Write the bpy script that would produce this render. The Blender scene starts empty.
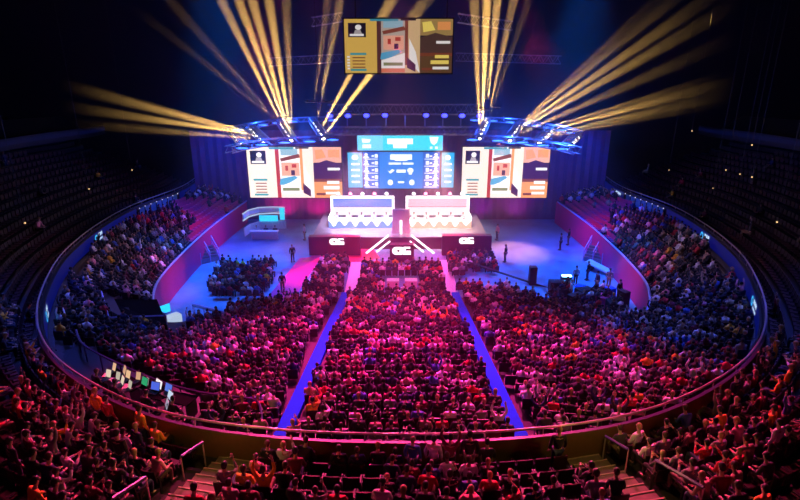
import bpy, math, random
import numpy as np
from mathutils import Vector, Matrix
random.seed(7)
rng = np.random.default_rng(7)
S = bpy.context.scene
COL = S.collection
PI = math.pi

# ------------------------------------------------------------------ camera
F, PITCH, HC = 550.0, math.radians(19), 18.0
cp, sp = math.cos(PITCH), math.sin(PITCH)
cam = bpy.data.cameras.new('camera'); cam.sensor_width = 36; cam.lens = 36 * F / 800
cam.clip_end = 400
co = bpy.data.objects.new('camera', cam); COL.objects.link(co)
co.location = (0, 0, HC); co.rotation_euler = (PI / 2 - PITCH, 0, 0)
S.camera = co

def ray(u, v):
    d = v - 250
    return (u - 400, F * cp - d * sp, -(F * sp + d * cp))
def Pz(u, v, z=0.0):
    x, y, w = ray(u, v); k = (z - HC) / w
    return Vector((x * k, y * k, z))
def Py(u, v, Y):
    x, y, w = ray(u, v); k = Y / y
    return Vector((x * k, Y, HC + w * k))
def pix(p):
    X, Y, Z = p[0], p[1], p[2] - HC
    dep = Y * cp - Z * sp
    up = Y * sp + Z * cp
    return 400 + F * X / dep, 250 - F * up / dep, dep

# ------------------------------------------------------------------ materials
MATS = {}
def mat(name, col=(.5, .5, .5), rough=.6, metal=0.0, var=.15, scale=6.0, bump=0.0, spec=.5):
    if name in MATS: return MATS[name]
    m = bpy.data.materials.new(name); m.use_nodes = True
    nt = m.node_tree; b = nt.nodes['Principled BSDF']
    b.inputs['Roughness'].default_value = rough; b.inputs['Metallic'].default_value = metal
    b.inputs['Specular IOR Level'].default_value = spec
    tc = nt.nodes.new('ShaderNodeTexCoord'); nz = nt.nodes.new('ShaderNodeTexNoise')
    nz.inputs['Scale'].default_value = scale
    nt.links.new(tc.outputs['Object'], nz.inputs['Vector'])
    mx = nt.nodes.new('ShaderNodeMix'); mx.data_type = 'RGBA'
    mx.inputs[6].default_value = (*[c * (1 - var) for c in col], 1)
    mx.inputs[7].default_value = (*[min(1, c * (1 + var)) for c in col], 1)
    nt.links.new(nz.outputs['Fac'], mx.inputs[0]); nt.links.new(mx.outputs[2], b.inputs['Base Color'])
    if bump:
        bp = nt.nodes.new('ShaderNodeBump'); bp.inputs['Strength'].default_value = bump
        nt.links.new(nz.outputs['Fac'], bp.inputs['Height']); nt.links.new(bp.outputs['Normal'], b.inputs['Normal'])
    MATS[name] = m; return m
def glow(name, col, strength=1.0):
    if name in MATS: return MATS[name]
    m = bpy.data.materials.new(name); m.use_nodes = True
    b = m.node_tree.nodes['Principled BSDF']
    b.inputs['Base Color'].default_value = (.02, .02, .02, 1); b.inputs['Roughness'].default_value = .5
    b.inputs['Emission Color'].default_value = (*col, 1); b.inputs['Emission Strength'].default_value = strength
    m.cycles.emission_sampling = 'NONE'            # small lamps: found by the bounced rays alone
    MATS[name] = m; return m

# ------------------------------------------------------------------ mesh builder
class MB:
    def __init__(s): s.v, s.f, s.mi = [], [], []
    def quad(s, a, b, c, d, mi=0):
        n = len(s.v); s.v += [tuple(a), tuple(b), tuple(c), tuple(d)]; s.f.append((n, n + 1, n + 2, n + 3)); s.mi.append(mi)
    def poly(s, pts, mi=0):
        n = len(s.v); s.v += [tuple(p) for p in pts]; s.f.append(tuple(range(n, n + len(pts)))); s.mi.append(mi)
    def box(s, c, size, M=None, mi=0, taper=1.0):
        hx, hy, hz = [q / 2 for q in size]; n = len(s.v); c = Vector(c)
        for z in (-hz, hz):
            t = taper if z > 0 else 1
            for x, y in ((-hx, -hy), (hx, -hy), (hx, hy), (-hx, hy)):
                p = Vector((x * t, y * t, z)); p = (M @ p if M else p) + c; s.v.append(tuple(p))
        for q in ((3, 2, 1, 0), (4, 5, 6, 7), (0, 1, 5, 4), (1, 2, 6, 5), (2, 3, 7, 6), (3, 0, 4, 7)):
            s.f.append(tuple(n + i for i in q)); s.mi.append(mi)
    def tube(s, pts, r, n=6, mi=0, cap=True):
        pts = [Vector(p) for p in pts]; rs = r if isinstance(r, (list, tuple)) else [r] * len(pts)
        b0 = len(s.v); u = None
        for i, p in enumerate(pts):
            d = (pts[min(i + 1, len(pts) - 1)] - pts[max(i - 1, 0)]).normalized()
            if u is None or abs(u.dot(d)) > .9:
                u = d.orthogonal().normalized()
            u = (u - d * u.dot(d)).normalized(); w = d.cross(u)
            for k in range(n):
                a = 2 * PI * k / n; s.v.append(tuple(p + (u * math.cos(a) + w * math.sin(a)) * rs[i]))
        for i in range(len(pts) - 1):
            for k in range(n):
                a = b0 + i * n + k; b = b0 + i * n + (k + 1) % n
                s.f.append((a, b, b + n, a + n)); s.mi.append(mi)
        if cap:
            s.f.append(tuple(b0 + k for k in range(n - 1, -1, -1))); s.mi.append(mi)
            e = b0 + (len(pts) - 1) * n; s.f.append(tuple(e + k for k in range(n))); s.mi.append(mi)
    def ball(s, c, r, nu=8, nv=6, mi=0, hz=1.0, top=0.0):
        """ellipsoid r=(x,y,z); top in 0..1 keeps only latitudes above"""
        r = r if isinstance(r, (list, tuple)) else (r, r, r); b0 = len(s.v)
        for j in range(nv + 1):
            th = PI * (1 - (1 - j / nv) * (1 - top)) if False else PI * j / nv * (1 - top)
            for k in range(nu):
                a = 2 * PI * k / nu
                s.v.append((c[0] + r[0] * math.sin(th) * math.cos(a), c[1] + r[1] * math.sin(th) * math.sin(a), c[2] + r[2] * math.cos(th)))
        for j in range(nv):
            for k in range(nu):
                a = b0 + j * nu + k; b = b0 + j * nu + (k + 1) % nu
                s.f.append((b, a, a + nu, b + nu)); s.mi.append(mi)
    def mesh(s, name, mats, smooth=False):
        me = bpy.data.meshes.new(name); me.from_pydata(s.v, [], s.f)
        for m in (mats if isinstance(mats, (list, tuple)) else [mats]): me.materials.append(m)
        me.polygons.foreach_set('material_index', s.mi)
        if smooth: me.polygons.foreach_set('use_smooth', [True] * len(s.f))
        me.update(); return me
    def build(s, name, mats, parent=None, smooth=False, bevel=0):
        o = bpy.data.objects.new(name, s.mesh(name, mats, smooth)); COL.objects.link(o)
        if parent: o.parent = parent
        if bevel:
            b = o.modifiers.new('bevel', 'BEVEL'); b.width = bevel; b.segments = 2; b.limit_method = 'ANGLE'
        return o
def tag(o, label=None, cat=None, group=None, kind=None):
    if label: o['label'] = label
    if cat: o['category'] = cat
    if group: o['group'] = group
    if kind: o['kind'] = kind
    return o
def empty(name, loc=(0, 0, 0), label=None, cat=None, group=None, rz=0):
    o = bpy.data.objects.new(name, None); COL.objects.link(o); o.empty_display_size = .2
    o.location = loc; o.rotation_euler = (0, 0, rz); return tag(o, label, cat, group)
def Rz(a): return Matrix.Rotation(a, 3, 'Z')

M_dark = mat('dark_concrete', (.035, .033, .035), .8)
M_black = mat('black_paint', (.012, .012, .014), .5)
M_steel = mat('truss_aluminium', (.25, .26, .3), .35, .8)
M_white = mat('white_panel', (.8, .8, .8), .4)
M_floor = mat('arena_floor_paint', (.15, .29, .42), .55, var=.4, scale=.5, spec=.2)
M_magenta = mat('magenta_board', (.5, .015, .2), .5, var=.2, scale=.5)
M_step = mat('blue_lit_step_and_case', (.012, .12, .8), .8, spec=.03)  # blue light on the aisle steps put into the colour; shared by blue cases
M_conc = mat('terrace_concrete', (.06, .05, .055), .85)
M_yel = mat('warm_lit_concrete', (.12, .08, .015), .7)  # concrete parapet back, with the warm house light put into its colour
M_rail = mat('rail_metal', (.6, .5, .45), .3, .5)
M_purple = mat('purple_ledge', (.05, .03, .11), .4)
M_seat = mat('seat_plastic', (.03, .006, .01), .45)
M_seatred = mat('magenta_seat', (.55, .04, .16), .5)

# ------------------------------------------------------------------ the oval: balcony ring
UC = 401.5
RA, RB = 11.4, .03
HW = [(178, 204), (184, 212), (191, 226), (207, 269), (227, 304), (242, 323), (256, 338), (275, 350), (300, 360), (320, 362), (340, 357), (355, 347),
      (367, 335), (378, 318), (390, 298), (400, 277), (412, 245), (422, 204), (429, 150), (434, 90), (436, 40)]
pp = [(UC - w, v) for v, w in HW] + [(UC, 436.5)] + [(UC + w, v) for v, w in reversed(HW)]
def on_ring(u, v):
    x, y, w = ray(u, v); s = -w / y; Y = RA / (s - RB)
    return Vector((x / y * Y, Y, HC - RA - RB * Y))
raw = [on_ring(*p) for p in pp]
def catmull(P, n=8):
    out = []
    for i in range(len(P) - 1):
        a, b, c, d = P[max(i - 1, 0)], P[i], P[i + 1], P[min(i + 2, len(P) - 1)]
        for k in range(n):
            t = k / n
            out.append(.5 * ((2 * b) + (c - a) * t + (2 * a - 5 * b + 4 * c - d) * t * t + (3 * b - a - 3 * c + d) * t ** 3))
    out.append(P[-1]); return out
def resample(P, step):
    L = [0]
    for a, b in zip(P, P[1:]): L.append(L[-1] + (b - a).length)
    n = max(2, int(L[-1] / step)); out = []; j = 0
    for i in range(n + 1):
        q = L[-1] * i / n
        while j < len(P) - 2 and L[j + 1] < q: j += 1
        out.append(P[j].lerp(P[j + 1], (q - L[j]) / max(1e-9, L[j + 1] - L[j])))
    return out
RING = resample(catmull(raw), .5)
for _ in range(12):                                # smooth out tracing wobble
    RING = [RING[0]] + [(RING[i - 1] + RING[i] * 2 + RING[i + 1]) / 4 for i in range(1, len(RING) - 1)] + [RING[-1]]
def normals(P):
    out = []
    for i in range(len(P)):
        d = P[min(i + 2, len(P) - 1)] - P[max(i - 2, 0)]; d.z = 0; d.normalize()
        out.append(Vector((d.y, -d.x, 0)))         # left->front->right traversal: outward is to the right hand
    return out
NRM = normals(RING)
if NRM[len(RING) // 2].y > 0: NRM = [-n for n in NRM]
NR = len(RING)
RXY = np.array([[p.x, p.y] for p in RING])
def ring_at_pixel(u, v):
    return min(range(NR), key=lambda i: (pix(RING[i])[0] - u) ** 2 + (pix(RING[i])[1] - v) ** 2)
def off(i, o, dz): return RING[i] + NRM[i] * o + Vector((0, 0, dz))
def strip(mb, idx, prof, mi=0, closed=False):
    """sweep a profile [(offset,dz)] along ring indices"""
    for a, b in zip(idx, idx[1:]):
        pr = prof + ([prof[0]] if closed else [])
        for (o0, z0), (o1, z1) in zip(pr, pr[1:]):
            mb.quad(off(a, o0, z0), off(b, o0, z0), off(b, o1, z1), off(a, o1, z1), mi)
    return mb
ALL = list(range(NR))

# parapet (structure), rail, LED ribbon
mb = MB(); strip(mb, ALL, [(.09, -.12), (.22, -.12)], 1); strip(mb, ALL, [(.22, -.12), (.22, -1.25)], 2); strip(mb, ALL, [(.02, -1.25), (.09, -.12)], 0)
strip(mb, ALL, [(.22, -1.25), (0, -1.25)], 0)
tag(mb.build('trim_1', [M_dark, M_purple, M_yel]), kind='structure')
rail = empty('balcony_rail', RING[NR // 2] + Vector((0, 0, -.12)), 'long pale handrail running round the top of the oval parapet', 'handrail')
def ch(mbd, name, mats, par, **k):
    o = mbd.build(name, mats, None, **k); o.parent = par
    o.matrix_parent_inverse = Matrix.Translation(-Vector(par.location)) if par.rotation_euler.z == 0 else (Matrix.Translation(par.location) @ par.rotation_euler.to_matrix().to_4x4()).inverted()
    return o
a0, a1 = ring_at_pixel(95, 393), ring_at_pixel(700, 390)
mb = MB(); mb.tube([off(i, .11, .16) for i in ALL], .045, 6); ch(mb, 'top_rail', M_rail, rail, smooth=True)
for i in range(0, NR, 4):
    mb = MB(); mb.tube([off(i, .11, -.12), off(i, .11, .16)], .02, 5); ch(mb, 'post', M_rail, rail)

M_led = glow('ribbon_blue', (.0, .01, .5), .2)
M_ledw = glow('ribbon_white', (.55, .75, 1), 1.0)
M_ledc = glow('ribbon_cyan', (.05, .5, 1), 1.0)
def ribbon(i0, i1, label):
    r = empty('ribbon_display', off((i0 + i1) // 2, -.06, -1.15), label, 'display')
    idx = list(range(i0, i1 + 1))
    mb = MB(); strip(mb, idx, [(-.02, -.2), (-.1, -.2), (-.1, -1.2), (-.02, -1.2)], 0, True); ch(mb, 'casing', M_black, r)
    mb = MB(); strip(mb, idx, [(-.115, -.25), (-.115, -1.15)]); ch(mb, 'screen', M_led, r)
    return r
def ribbon_logo(r, i, cyan=True):
    """a little round emblem and two short lines of lettering"""
    mb = MB()
    P = lambda s, z: RING[i].lerp(RING[i + 1], 0) + (RING[i + 1] - RING[i]).normalized() * -s + NRM[i] * -.15 + Vector((0, 0, z))
    if cyan:
        for k in range(8):
            a, b = 2 * PI * k / 8, 2 * PI * (k + 1) / 8
            mb.quad(P(.32 * math.cos(a), -.7 + .32 * math.sin(a)), P(.32 * math.cos(b), -.7 + .32 * math.sin(b)), P(.16 * math.cos(b), -.7 + .16 * math.sin(b)), P(.16 * math.cos(a), -.7 + .16 * math.sin(a)), 0)
    if cyan: ch(mb, 'emblem', [M_ledc, M_ledw], r)
    mb = MB(); x = .5; mb.quad(P(x, -.64), P(x + 1.9, -.64), P(x + 1.9, -.66), P(x, -.66), 1)
    for w in (.3, .22, .3, .12, .3, .25, .3):
        mb.quad(P(x, -.4), P(x + w, -.4), P(x + w, -.65), P(x, -.65), 1); x += w + .07
    ch(mb, 'lettering', [M_ledc, M_ledw], r)
    mb = MB(); x = .5; mb.quad(P(x, -.97), P(x + 1.4, -.97), P(x + 1.4, -.985), P(x, -.985), 1)
    for w in (.2, .3, .16, .26, .2):
        mb.quad(P(x, -.82), P(x + w, -.82), P(x + w, -.98), P(x, -.98), 1); x += w + .07
    ch(mb, 'lettering', [M_ledc, M_ledw], r)
iL0, iL1 = ring_at_pixel(133, 207), ring_at_pixel(46, 345)
iLb0, iLb1 = 0, ring_at_pixel(178, 190)
n_ = lambda i: NR - 1 - i
r1 = ribbon(iL0, iL1, 'curved blue ribbon display above the side stand nearer the control desk')
r2 = ribbon(n_(iL1), n_(iL0), 'curved blue ribbon display above the side stand opposite the control desk')
r3 = ribbon(iLb0, iLb1, 'short blue ribbon display by the stage on the control desk side')
r4 = ribbon(n_(iLb1), n_(iLb0), 'short blue ribbon display by the stage opposite the control desk side')
for px in ((92, 231), (43, 305)): ribbon_logo(r1, ring_at_pixel(*px))
for px in ((705, 228), (758, 290)): ribbon_logo(r2, ring_at_pixel(*px))
ribbon_logo(r3, 3, False); ribbon_logo(r4, n_(9), False)

# box fronts: slatted teal panels with small lamps between the ribbons
M_teal = mat('teal_glass_panel', (.12, .25, .3), .25)
M_lamp = glow('small_lamp', (.8, .8, 1), 1.0)
def boxfront(i0, i1, label):
    r = empty('slatted_balcony', off((i0 + i1) // 2, 0, -1.9), label, 'balcony front')
    idx = list(range(i0, i1 + 1)); mb = MB()
    strip(mb, idx, [(-.05, -.35), (-.12, -.35), (-.12, -1.9), (-.05, -1.9)], 0, True); ch(mb, 'panel', M_teal, r)
    for i in idx[::2]:
        mb = MB(); mb.box(off(i, -.14, -1.1), (.06, .06, 1.5)); ch(mb, 'slat', M_black, r)
    for i in idx[::2]:
        mb = MB(); mb.ball(off(i, -.2, -.3), .055); ch(mb, 'lamp', M_lamp, r)
boxfront(iLb1 + 1, iL0 - 1, 'teal slatted balcony front with lamp row on the control desk side')
boxfront(n_(iL0 - 1), n_(iLb1 + 1), 'teal slatted balcony front with lamp row opposite the control desk')

# ------------------------------------------------------------------ lower bowl
INN = [(247, 206, 2.0), (215, 230, 2.0), (187, 256, 2.0), (163, 283, 2.0), (155, 300, 2.0), (158, 318, 1.6), (178, 322, .9), (215, 315, .4), (255, 308, .2), (300, 301, .1), (350, 297, .05)]
OUTPX = [(178, 204), (191, 226), (227, 304), (256, 338), (292, 357), (340, 357), (367, 335), (390, 298), (412, 245), (429, 150), (434, 90)]
inn = [Pz(*p) for p in INN] + [Pz(UC, 296, .05)] + [Pz(2 * UC - p[0], p[1], p[2]) for p in reversed(INN)]
oid = [ring_at_pixel(UC - w, v) for v, w in OUTPX]
oid = oid + [NR // 2] + [n_(i) for i in reversed(oid)]
NT = 40
def lerp_list(P, n):
    P = [Vector(p) for p in P]; return catmull(P, n)
I_ = lerp_list(inn, NT)
oi = []
for a, b in zip(oid, oid[1:]):
    for k in range(NT): oi.append(a + (b - a) * k / NT)
oi.append(oid[-1])
def ringf(x, o, dz):
    i = min(int(x), NR - 2); t = x - i; return off(i, o, dz).lerp(off(i + 1, o, dz), t)
O_ = [ringf(x, -.35, -1.35) for x in oi]
NQ = len(I_)
ROW = .82
wid = [math.hypot(*((O_[q] - I_[q]).xy)) for q in range(NQ)]
maxrow = [int(w / ROW) for w in wid]
def bowl(q, s):                                   # s metres out from the inner edge
    k = min(1.0, s / wid[q]); return I_[q].lerp(O_[q], k)
# stepped terrace surface
mb = MB()
for j in range(max(maxrow) + 1):
    for q in range(0, NQ - 1):
        if j > maxrow[q] and j > maxrow[q + 1]: continue
        z0, z1 = bowl(q, j * ROW).z, bowl(q + 1, j * ROW).z
        A, B = bowl(q, j * ROW), bowl(q + 1, j * ROW); C, D = bowl(q + 1, (j + 1) * ROW), bowl(q, (j + 1) * ROW)
        A.z = D.z = z0; B.z = C.z = z1
        if (A - D).length > .02: mb.quad(A, B, C, D)
        e0, e1 = bowl(q, (j + 1) * ROW).z, bowl(q + 1, (j + 1) * ROW).z
        mb.quad(D, C, (C.x, C.y, e1), (D.x, D.y, e0))
tag(mb.build('floor_terrace', M_conc), kind='structure')
# back of the bowl up to the parapet
mb = MB()
for q in range(NQ - 1):
    a, b = ringf(oi[q], 0, 0), ringf(oi[q + 1], 0, 0)
    mb.quad(O_[q], O_[q + 1], (b.x, b.y, b.z - 1.25), (a.x, a.y, a.z - 1.25))
tag(mb.build('wall_bowl', M_dark), kind='structure')
# magenta wall below the side stands
GRID = np.array([[p.x, p.y, p.z] for q in range(0, NQ, 4) for p in [bowl(q, s * .4) for s in range(int(wid[q] / .4) + 1)]])
def bowl_z(x, y):
    d = (GRID[:, 0] - x) ** 2 + (GRID[:, 1] - y) ** 2; return GRID[int(np.argmin(d)), 2]
def sidewall(qs, name):
    mb = MB()
    for a, b in zip(qs, qs[1:]):
        A, B = I_[a], I_[b]
        mb.quad((A.x, A.y, 0), (B.x, B.y, 0), B + Vector((0, 0, .55)), A + Vector((0, 0, .55)))
        N = Vector((B.y - A.y, A.x - B.x, 0)).normalized() * .12
    tag(mb.build(name, M_magenta), kind='structure')
    return qs
qw = int(5.6 * NT)
sidewall(range(0, qw), 'wall_left'); sidewall(range(NQ - qw, NQ), 'wall_right')
M_cap = mat('pale_blue_cap', (.35, .4, .7), .4)
for qs, lab in ((range(0, qw, 4), 'pale rail capping the magenta wall nearer the control desk'), (range(NQ - qw, NQ, 4), 'pale rail capping the magenta wall opposite the control desk')):
    mb = MB(); mb.tube([I_[q] + Vector((0, 0, .6)) for q in qs], .09, 6)
    tag(mb.build('side_rail', M_cap, smooth=True), lab, 'rail')

# main floor
mb = MB(); mb.quad((-60, -6, 0), (60, -6, 0), (60, 76, 0), (-60, 76, 0)); tag(mb.build('floor', M_floor), kind='structure')

# aisles of steps, their blue light painted in
AX = [-4.45, 4.5]
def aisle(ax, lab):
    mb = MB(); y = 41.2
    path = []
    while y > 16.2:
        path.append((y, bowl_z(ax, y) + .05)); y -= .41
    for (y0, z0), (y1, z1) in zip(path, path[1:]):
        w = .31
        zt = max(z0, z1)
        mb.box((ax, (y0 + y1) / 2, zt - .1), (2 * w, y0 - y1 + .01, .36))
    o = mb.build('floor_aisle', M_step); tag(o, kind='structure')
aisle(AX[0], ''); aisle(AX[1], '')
# pale floor walkways between the floor blocks
def floor_poly(px, name, m, z=.012):
    mb = MB(); mb.poly([Pz(u, v, z) for u, v in px]); o = mb.build(name, m); return o
M_walk = mat('pale_walkway', (.7, .66, .72), .35, var=.1)
tag(floor_poly([(352, 258), (365, 258), (359, 296), (344, 296)], 'floor_strip', M_walk), kind='structure')
tag(floor_poly([(437, 260), (450, 260), (459, 296), (444, 296)], 'floor_strip', M_walk), kind='structure')
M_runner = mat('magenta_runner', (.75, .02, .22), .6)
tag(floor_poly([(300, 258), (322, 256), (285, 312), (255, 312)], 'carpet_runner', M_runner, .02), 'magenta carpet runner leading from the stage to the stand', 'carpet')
tag(floor_poly([(324, 258), (331, 258), (300, 308), (289, 308)], 'floor_strip', mat('blue_light_strip', (.4, .5, .8), .35)), kind='structure')  # bluish light on the floor, drawn as a pale strip beside the runner

# ------------------------------------------------------------------ near stand (behind the parapet) 
RISE = lambda i: .31
def near_z(k, i):                                  # floor height of row k relative to ring
    p = RING[i]; side = min(1, max(0, (p.y - 18) / 10))
    return -1.25 + (.30 + .12 * side) * k
RW = .92
NROW = 22
mb = MB()
for k in range(NROW):
    for i in range(0, NR - 1):
        a, b = i, i + 1
        o0 = .22 + RW * k
        mb.quad(off(a, o0, near_z(k, a)), off(a, o0 + RW, near_z(k, a)), off(b, o0 + RW, near_z(k, b)), off(b, o0, near_z(k, b)))
        mb.quad(off(a, o0 + RW, near_z(k, a)), off(a, o0 + RW, near_z(k + 1, a)), off(b, o0 + RW, near_z(k + 1, b)), off(b, o0 + RW, near_z(k, b)))
tag(mb.build('floor_stand', mat('dark_stand_concrete', (.02, .016, .018), .9)), kind='structure')
# stairs in the near stand
STL, STR = ring_at_pixel(240, 426), ring_at_pixel(578, 425)
M_tread = mat('worn_stair_tread', (.16, .12, .09), .7, var=.4, scale=3)
M_nose = mat('stair_nosing', (.4, .32, .22), .5)
def stairs(i0, name):
    mb = MB(); n = NRM[i0]; t = Vector((-n.y, n.x, 0)); Mx = Matrix((t, n, Vector((0, 0, 1)))).transposed()
    for k in range(NROW):
        for h in (0, 1):
            o = .22 + RW * k + RW * (.25 + .5 * h)
            z = RING[i0].z + near_z(k, i0) + .15 * h + .075
            mb.box(RING[i0] + n * o + Vector((0, 0, z - RING[i0].z - .04)), (1.25, RW / 2, .1), Mx, 0)
            mb.box(RING[i0] + n * (o - RW / 4 + .03) + Vector((0, 0, z - RING[i0].z + .02)), (1.25, .05, .02), Mx, 1)
    tag(mb.build(name, [M_tread, M_nose]), kind='structure')
stairs(STL, 'floor_stair'); stairs(STR, 'floor_stair')
def handrail(i0, side, k0, k1, label):
    n = NRM[i0]; t = Vector((-n.y, n.x, 0))
    P = [RING[i0] + n * (.22 + RW * k) + t * side + Vector((0, 0, near_z(k, i0) + .95)) for k in (k0, k1)]
    r = empty('stair_handrail', P[0] - Vector((0, 0, .95)), label, 'handrail')
    mb = MB(); mb.tube(P, .05, 6); ch(mb, 'top_rail', M_purple, r)
    for p in P:
        mb = MB(); mb.tube([p - Vector((0, 0, .95)), p], .025, 5); ch(mb, 'post', M_rail, r)
handrail(STL, -.75, .7, 2.0, 'short sloping handrail at the foot of the stairs nearer the control desk')
handrail(STL, -.85, 3.6, 5.0, 'purple sloping handrail up the stairs nearer the control desk')
handrail(STR, .6, .3, 1.6, 'short sloping handrail at the foot of the stairs opposite the control desk')
handrail(STR, .85, 2.6, 4.6, 'purple sloping handrail up the stairs opposite the control desk')

# upper shell
mb = MB()
oo = .22 + RW * NROW
for i in range(NR - 1):
    mb.quad(off(i, oo, near_z(NROW, i)), off(i, oo, 30), off(i + 1, oo, 30), off(i + 1, oo, near_z(NROW, i + 1)))
tag(mb.build('wall_outer', M_black), kind='structure')
# second tier front on the sides
M_tier = glow('faint_ribbon', (.0, .004, .06), .25)
for lo, hi, lab in ((0, iL1, 'control desk side'), (n_(iL1), NR - 1, 'side opposite the control desk')):
    mb = MB(); strip(mb, list(range(lo, hi + 1)), [(9.6, 6.4), (9.6, 5.4), (11, 5.2), (14, 7.5)])
    tag(mb.build('trim_2', M_black), kind='structure')
    mb = MB(); strip(mb, list(range(lo, hi + 1)), [(9.55, 6.2), (9.55, 5.8)])
    tag(mb.build('ribbon_display', M_tier), 'faint dark blue ribbon along the upper tier on the ' + lab, 'display')
mb = MB(); mb.quad((-60, -10, 30), (60, -10, 30), (60, 78, 30), (-60, 78, 30)); tag(mb.build('ceiling', M_black), kind='structure')
mb = MB(); mb.quad((-60, 74, 0), (60, 74, 0), (60, 74, 30), (-60, 74, 30)); tag(mb.build('wall_back', mat('navy_curtain', (.012, .014, .03), .9)), kind='structure')

# ------------------------------------------------------------------ people
SKINS = [mat('skin_%s' % n, c, .55, var=.06) for n, c in (('fair', (.62, .4, .3)), ('tan', (.48, .29, .2)), ('brown', (.26, .14, .09)))]
HAIRS = [mat('hair_%s' % n, c, .6, var=.3, scale=30) for n, c in (('black', (.012, .01, .01)), ('brown', (.05, .028, .016)), ('blond', (.35, .24, .1)), ('dark', (.025, .018, .014)))]
CLOTH = {'black': (.015, .015, .018), 'charcoal': (.05, .05, .055), 'navy': (.02, .03, .09), 'grey': (.22, .22, .23), 'white': (.75, .75, .75), 'red': (.5, .03, .04),
         'blue': (.06, .14, .45), 'yellow': (.8, .45, .03), 'tan': (.4, .3, .2), 'pink': (.7, .3, .35), 'maroon': (.16, .02, .04)}
CM = {k: mat('cloth_' + k, c, .85, var=.12, scale=12) for k, c in CLOTH.items()}
M_trs = [mat('denim', (.03, .05, .11), .85), mat('black_trousers', (.015, .015, .018), .85), mat('khaki', (.2, .16, .1), .85)]
M_shoe = mat('shoe_leather', (.03, .03, .03), .5); M_eye = mat('eye_dark', (.02, .015, .015), .3)

def skin_mesh(name, nodes, edges, root=0, sub=1):
    me = bpy.data.meshes.new(name + '_s'); me.from_pydata([n[0] for n in nodes], edges, [])
    o = bpy.data.objects.new(name + '_s', me); COL.objects.link(o)
    md = o.modifiers.new('skin', 'SKIN'); md.use_smooth_shade = True
    if sub:
        s = o.modifiers.new('sub', 'SUBSURF'); s.levels = sub; s.render_levels = sub
    for i, n in enumerate(nodes):
        r = n[1]; d = me.skin_vertices[0].data[i]; d.radius = r if isinstance(r, tuple) else (r, r); d.use_root = (i == root)
    dg = bpy.context.evaluated_depsgraph_get(); dg.update()
    out = bpy.data.meshes.new_from_object(o.evaluated_get(dg)); out.name = name
    bpy.data.objects.remove(o); bpy.data.meshes.remove(me)
    return out
def pose_points(kind):
    """joints of a figure facing +Y, base at the floor under the seat"""
    J = {}
    stand = kind in ('standing', 'cheering')
    if stand:
        hz = .93; J['pel'] = (0, 0, hz); J['wai'] = (0, 0, hz + .17); J['che'] = (0, -.01, hz + .38); J['nek'] = (0, -.01, hz + .56); J['hed'] = (0, .02, hz + .72)
        for s in (-1, 1):
            J['hip', s] = (.09 * s, 0, hz - .04); J['kne', s] = (.1 * s, .03, .49); J['ank', s] = (.11 * s, -.02, .09); J['toe', s] = (.13 * s, .14, .04)
    else:
        lean = .16 if kind == 'leaning' else -.05
        hz = .52; J['pel'] = (0, 0, hz); J['wai'] = (0, lean * .3, hz + .17); J['che'] = (0, lean * .8, hz + .37); J['nek'] = (0, lean * 1.15, hz + .55); J['hed'] = (0, lean * 1.2 + .04, hz + .71)
        for s in (-1, 1):
            J['hip', s] = (.1 * s, .03, hz - .02); J['kne', s] = (.13 * s, .44, hz + .01); J['ank', s] = (.13 * s, .42, .09); J['toe', s] = (.15 * s, .58, .04)
    c = J['che']
    for s in (-1, 1):
        J['sho', s] = (.185 * s, c[1], c[2] + .1)
        if kind in ('armsup', 'cheering'):
            J['elb', s] = (.3 * s, c[1] + .06, c[2] + .32); J['wri', s] = (.24 * s, c[1] + .1, c[2] + .58)
        elif kind == 'clapping':
            J['elb', s] = (.26 * s, c[1] + .1, c[2] - .12); J['wri', s] = (.06 * s, c[1] + .34, c[2] + .02)
        elif kind == 'phone':
            if s > 0: J['elb', s] = (.25, c[1] + .2, c[2] + .06); J['wri', s] = (.1, c[1] + .36, c[2] + .28)
            else: J['elb', s] = (-.24, c[1] + .04, c[2] - .16); J['wri', s] = (-.13, c[1] + .28, c[2] - .24)
        elif kind == 'standing':
            J['elb', s] = (.25 * s, c[1] - .02, c[2] - .18); J['wri', s] = (.25 * s, c[1] + .08, c[2] - .42)
        else:
            J['elb', s] = (.25 * s, c[1] + .05, c[2] - .17); J['wri', s] = (.13 * s, c[1] + .3, c[2] - .24)
    return J
def fingers(mb, w, d, s, curl=.4):
    """palm with four unequal fingers and a thumb, from the wrist along d"""
    w, d = Vector(w), Vector(d).normalized(); side = Vector((1, 0, 0)); side = (side - d * side.dot(d)).normalized(); n = side.cross(d)
    mb.tube([w, w + d * .05, w + d * .09], [.026, .036, .034], 6)
    for k, (l, x) in enumerate(((.065, -.027), (.075, -.009), (.07, .009), (.055, .026))):
        b = w + d * .085 + side * x; m = b + d * l * .6 + n * l * .12 * curl; e = m + d * l * .45 + n * l * .4 * curl
        mb.tube([b, m, e], [.0095, .009, .007], 4)
    b = w + d * .03 - side * .03 * s; mb.tube([b, b + d * .03 - side * .03 * s, b + d * .06 - side * .04 * s], [.012, .011, .008], 4)
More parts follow.
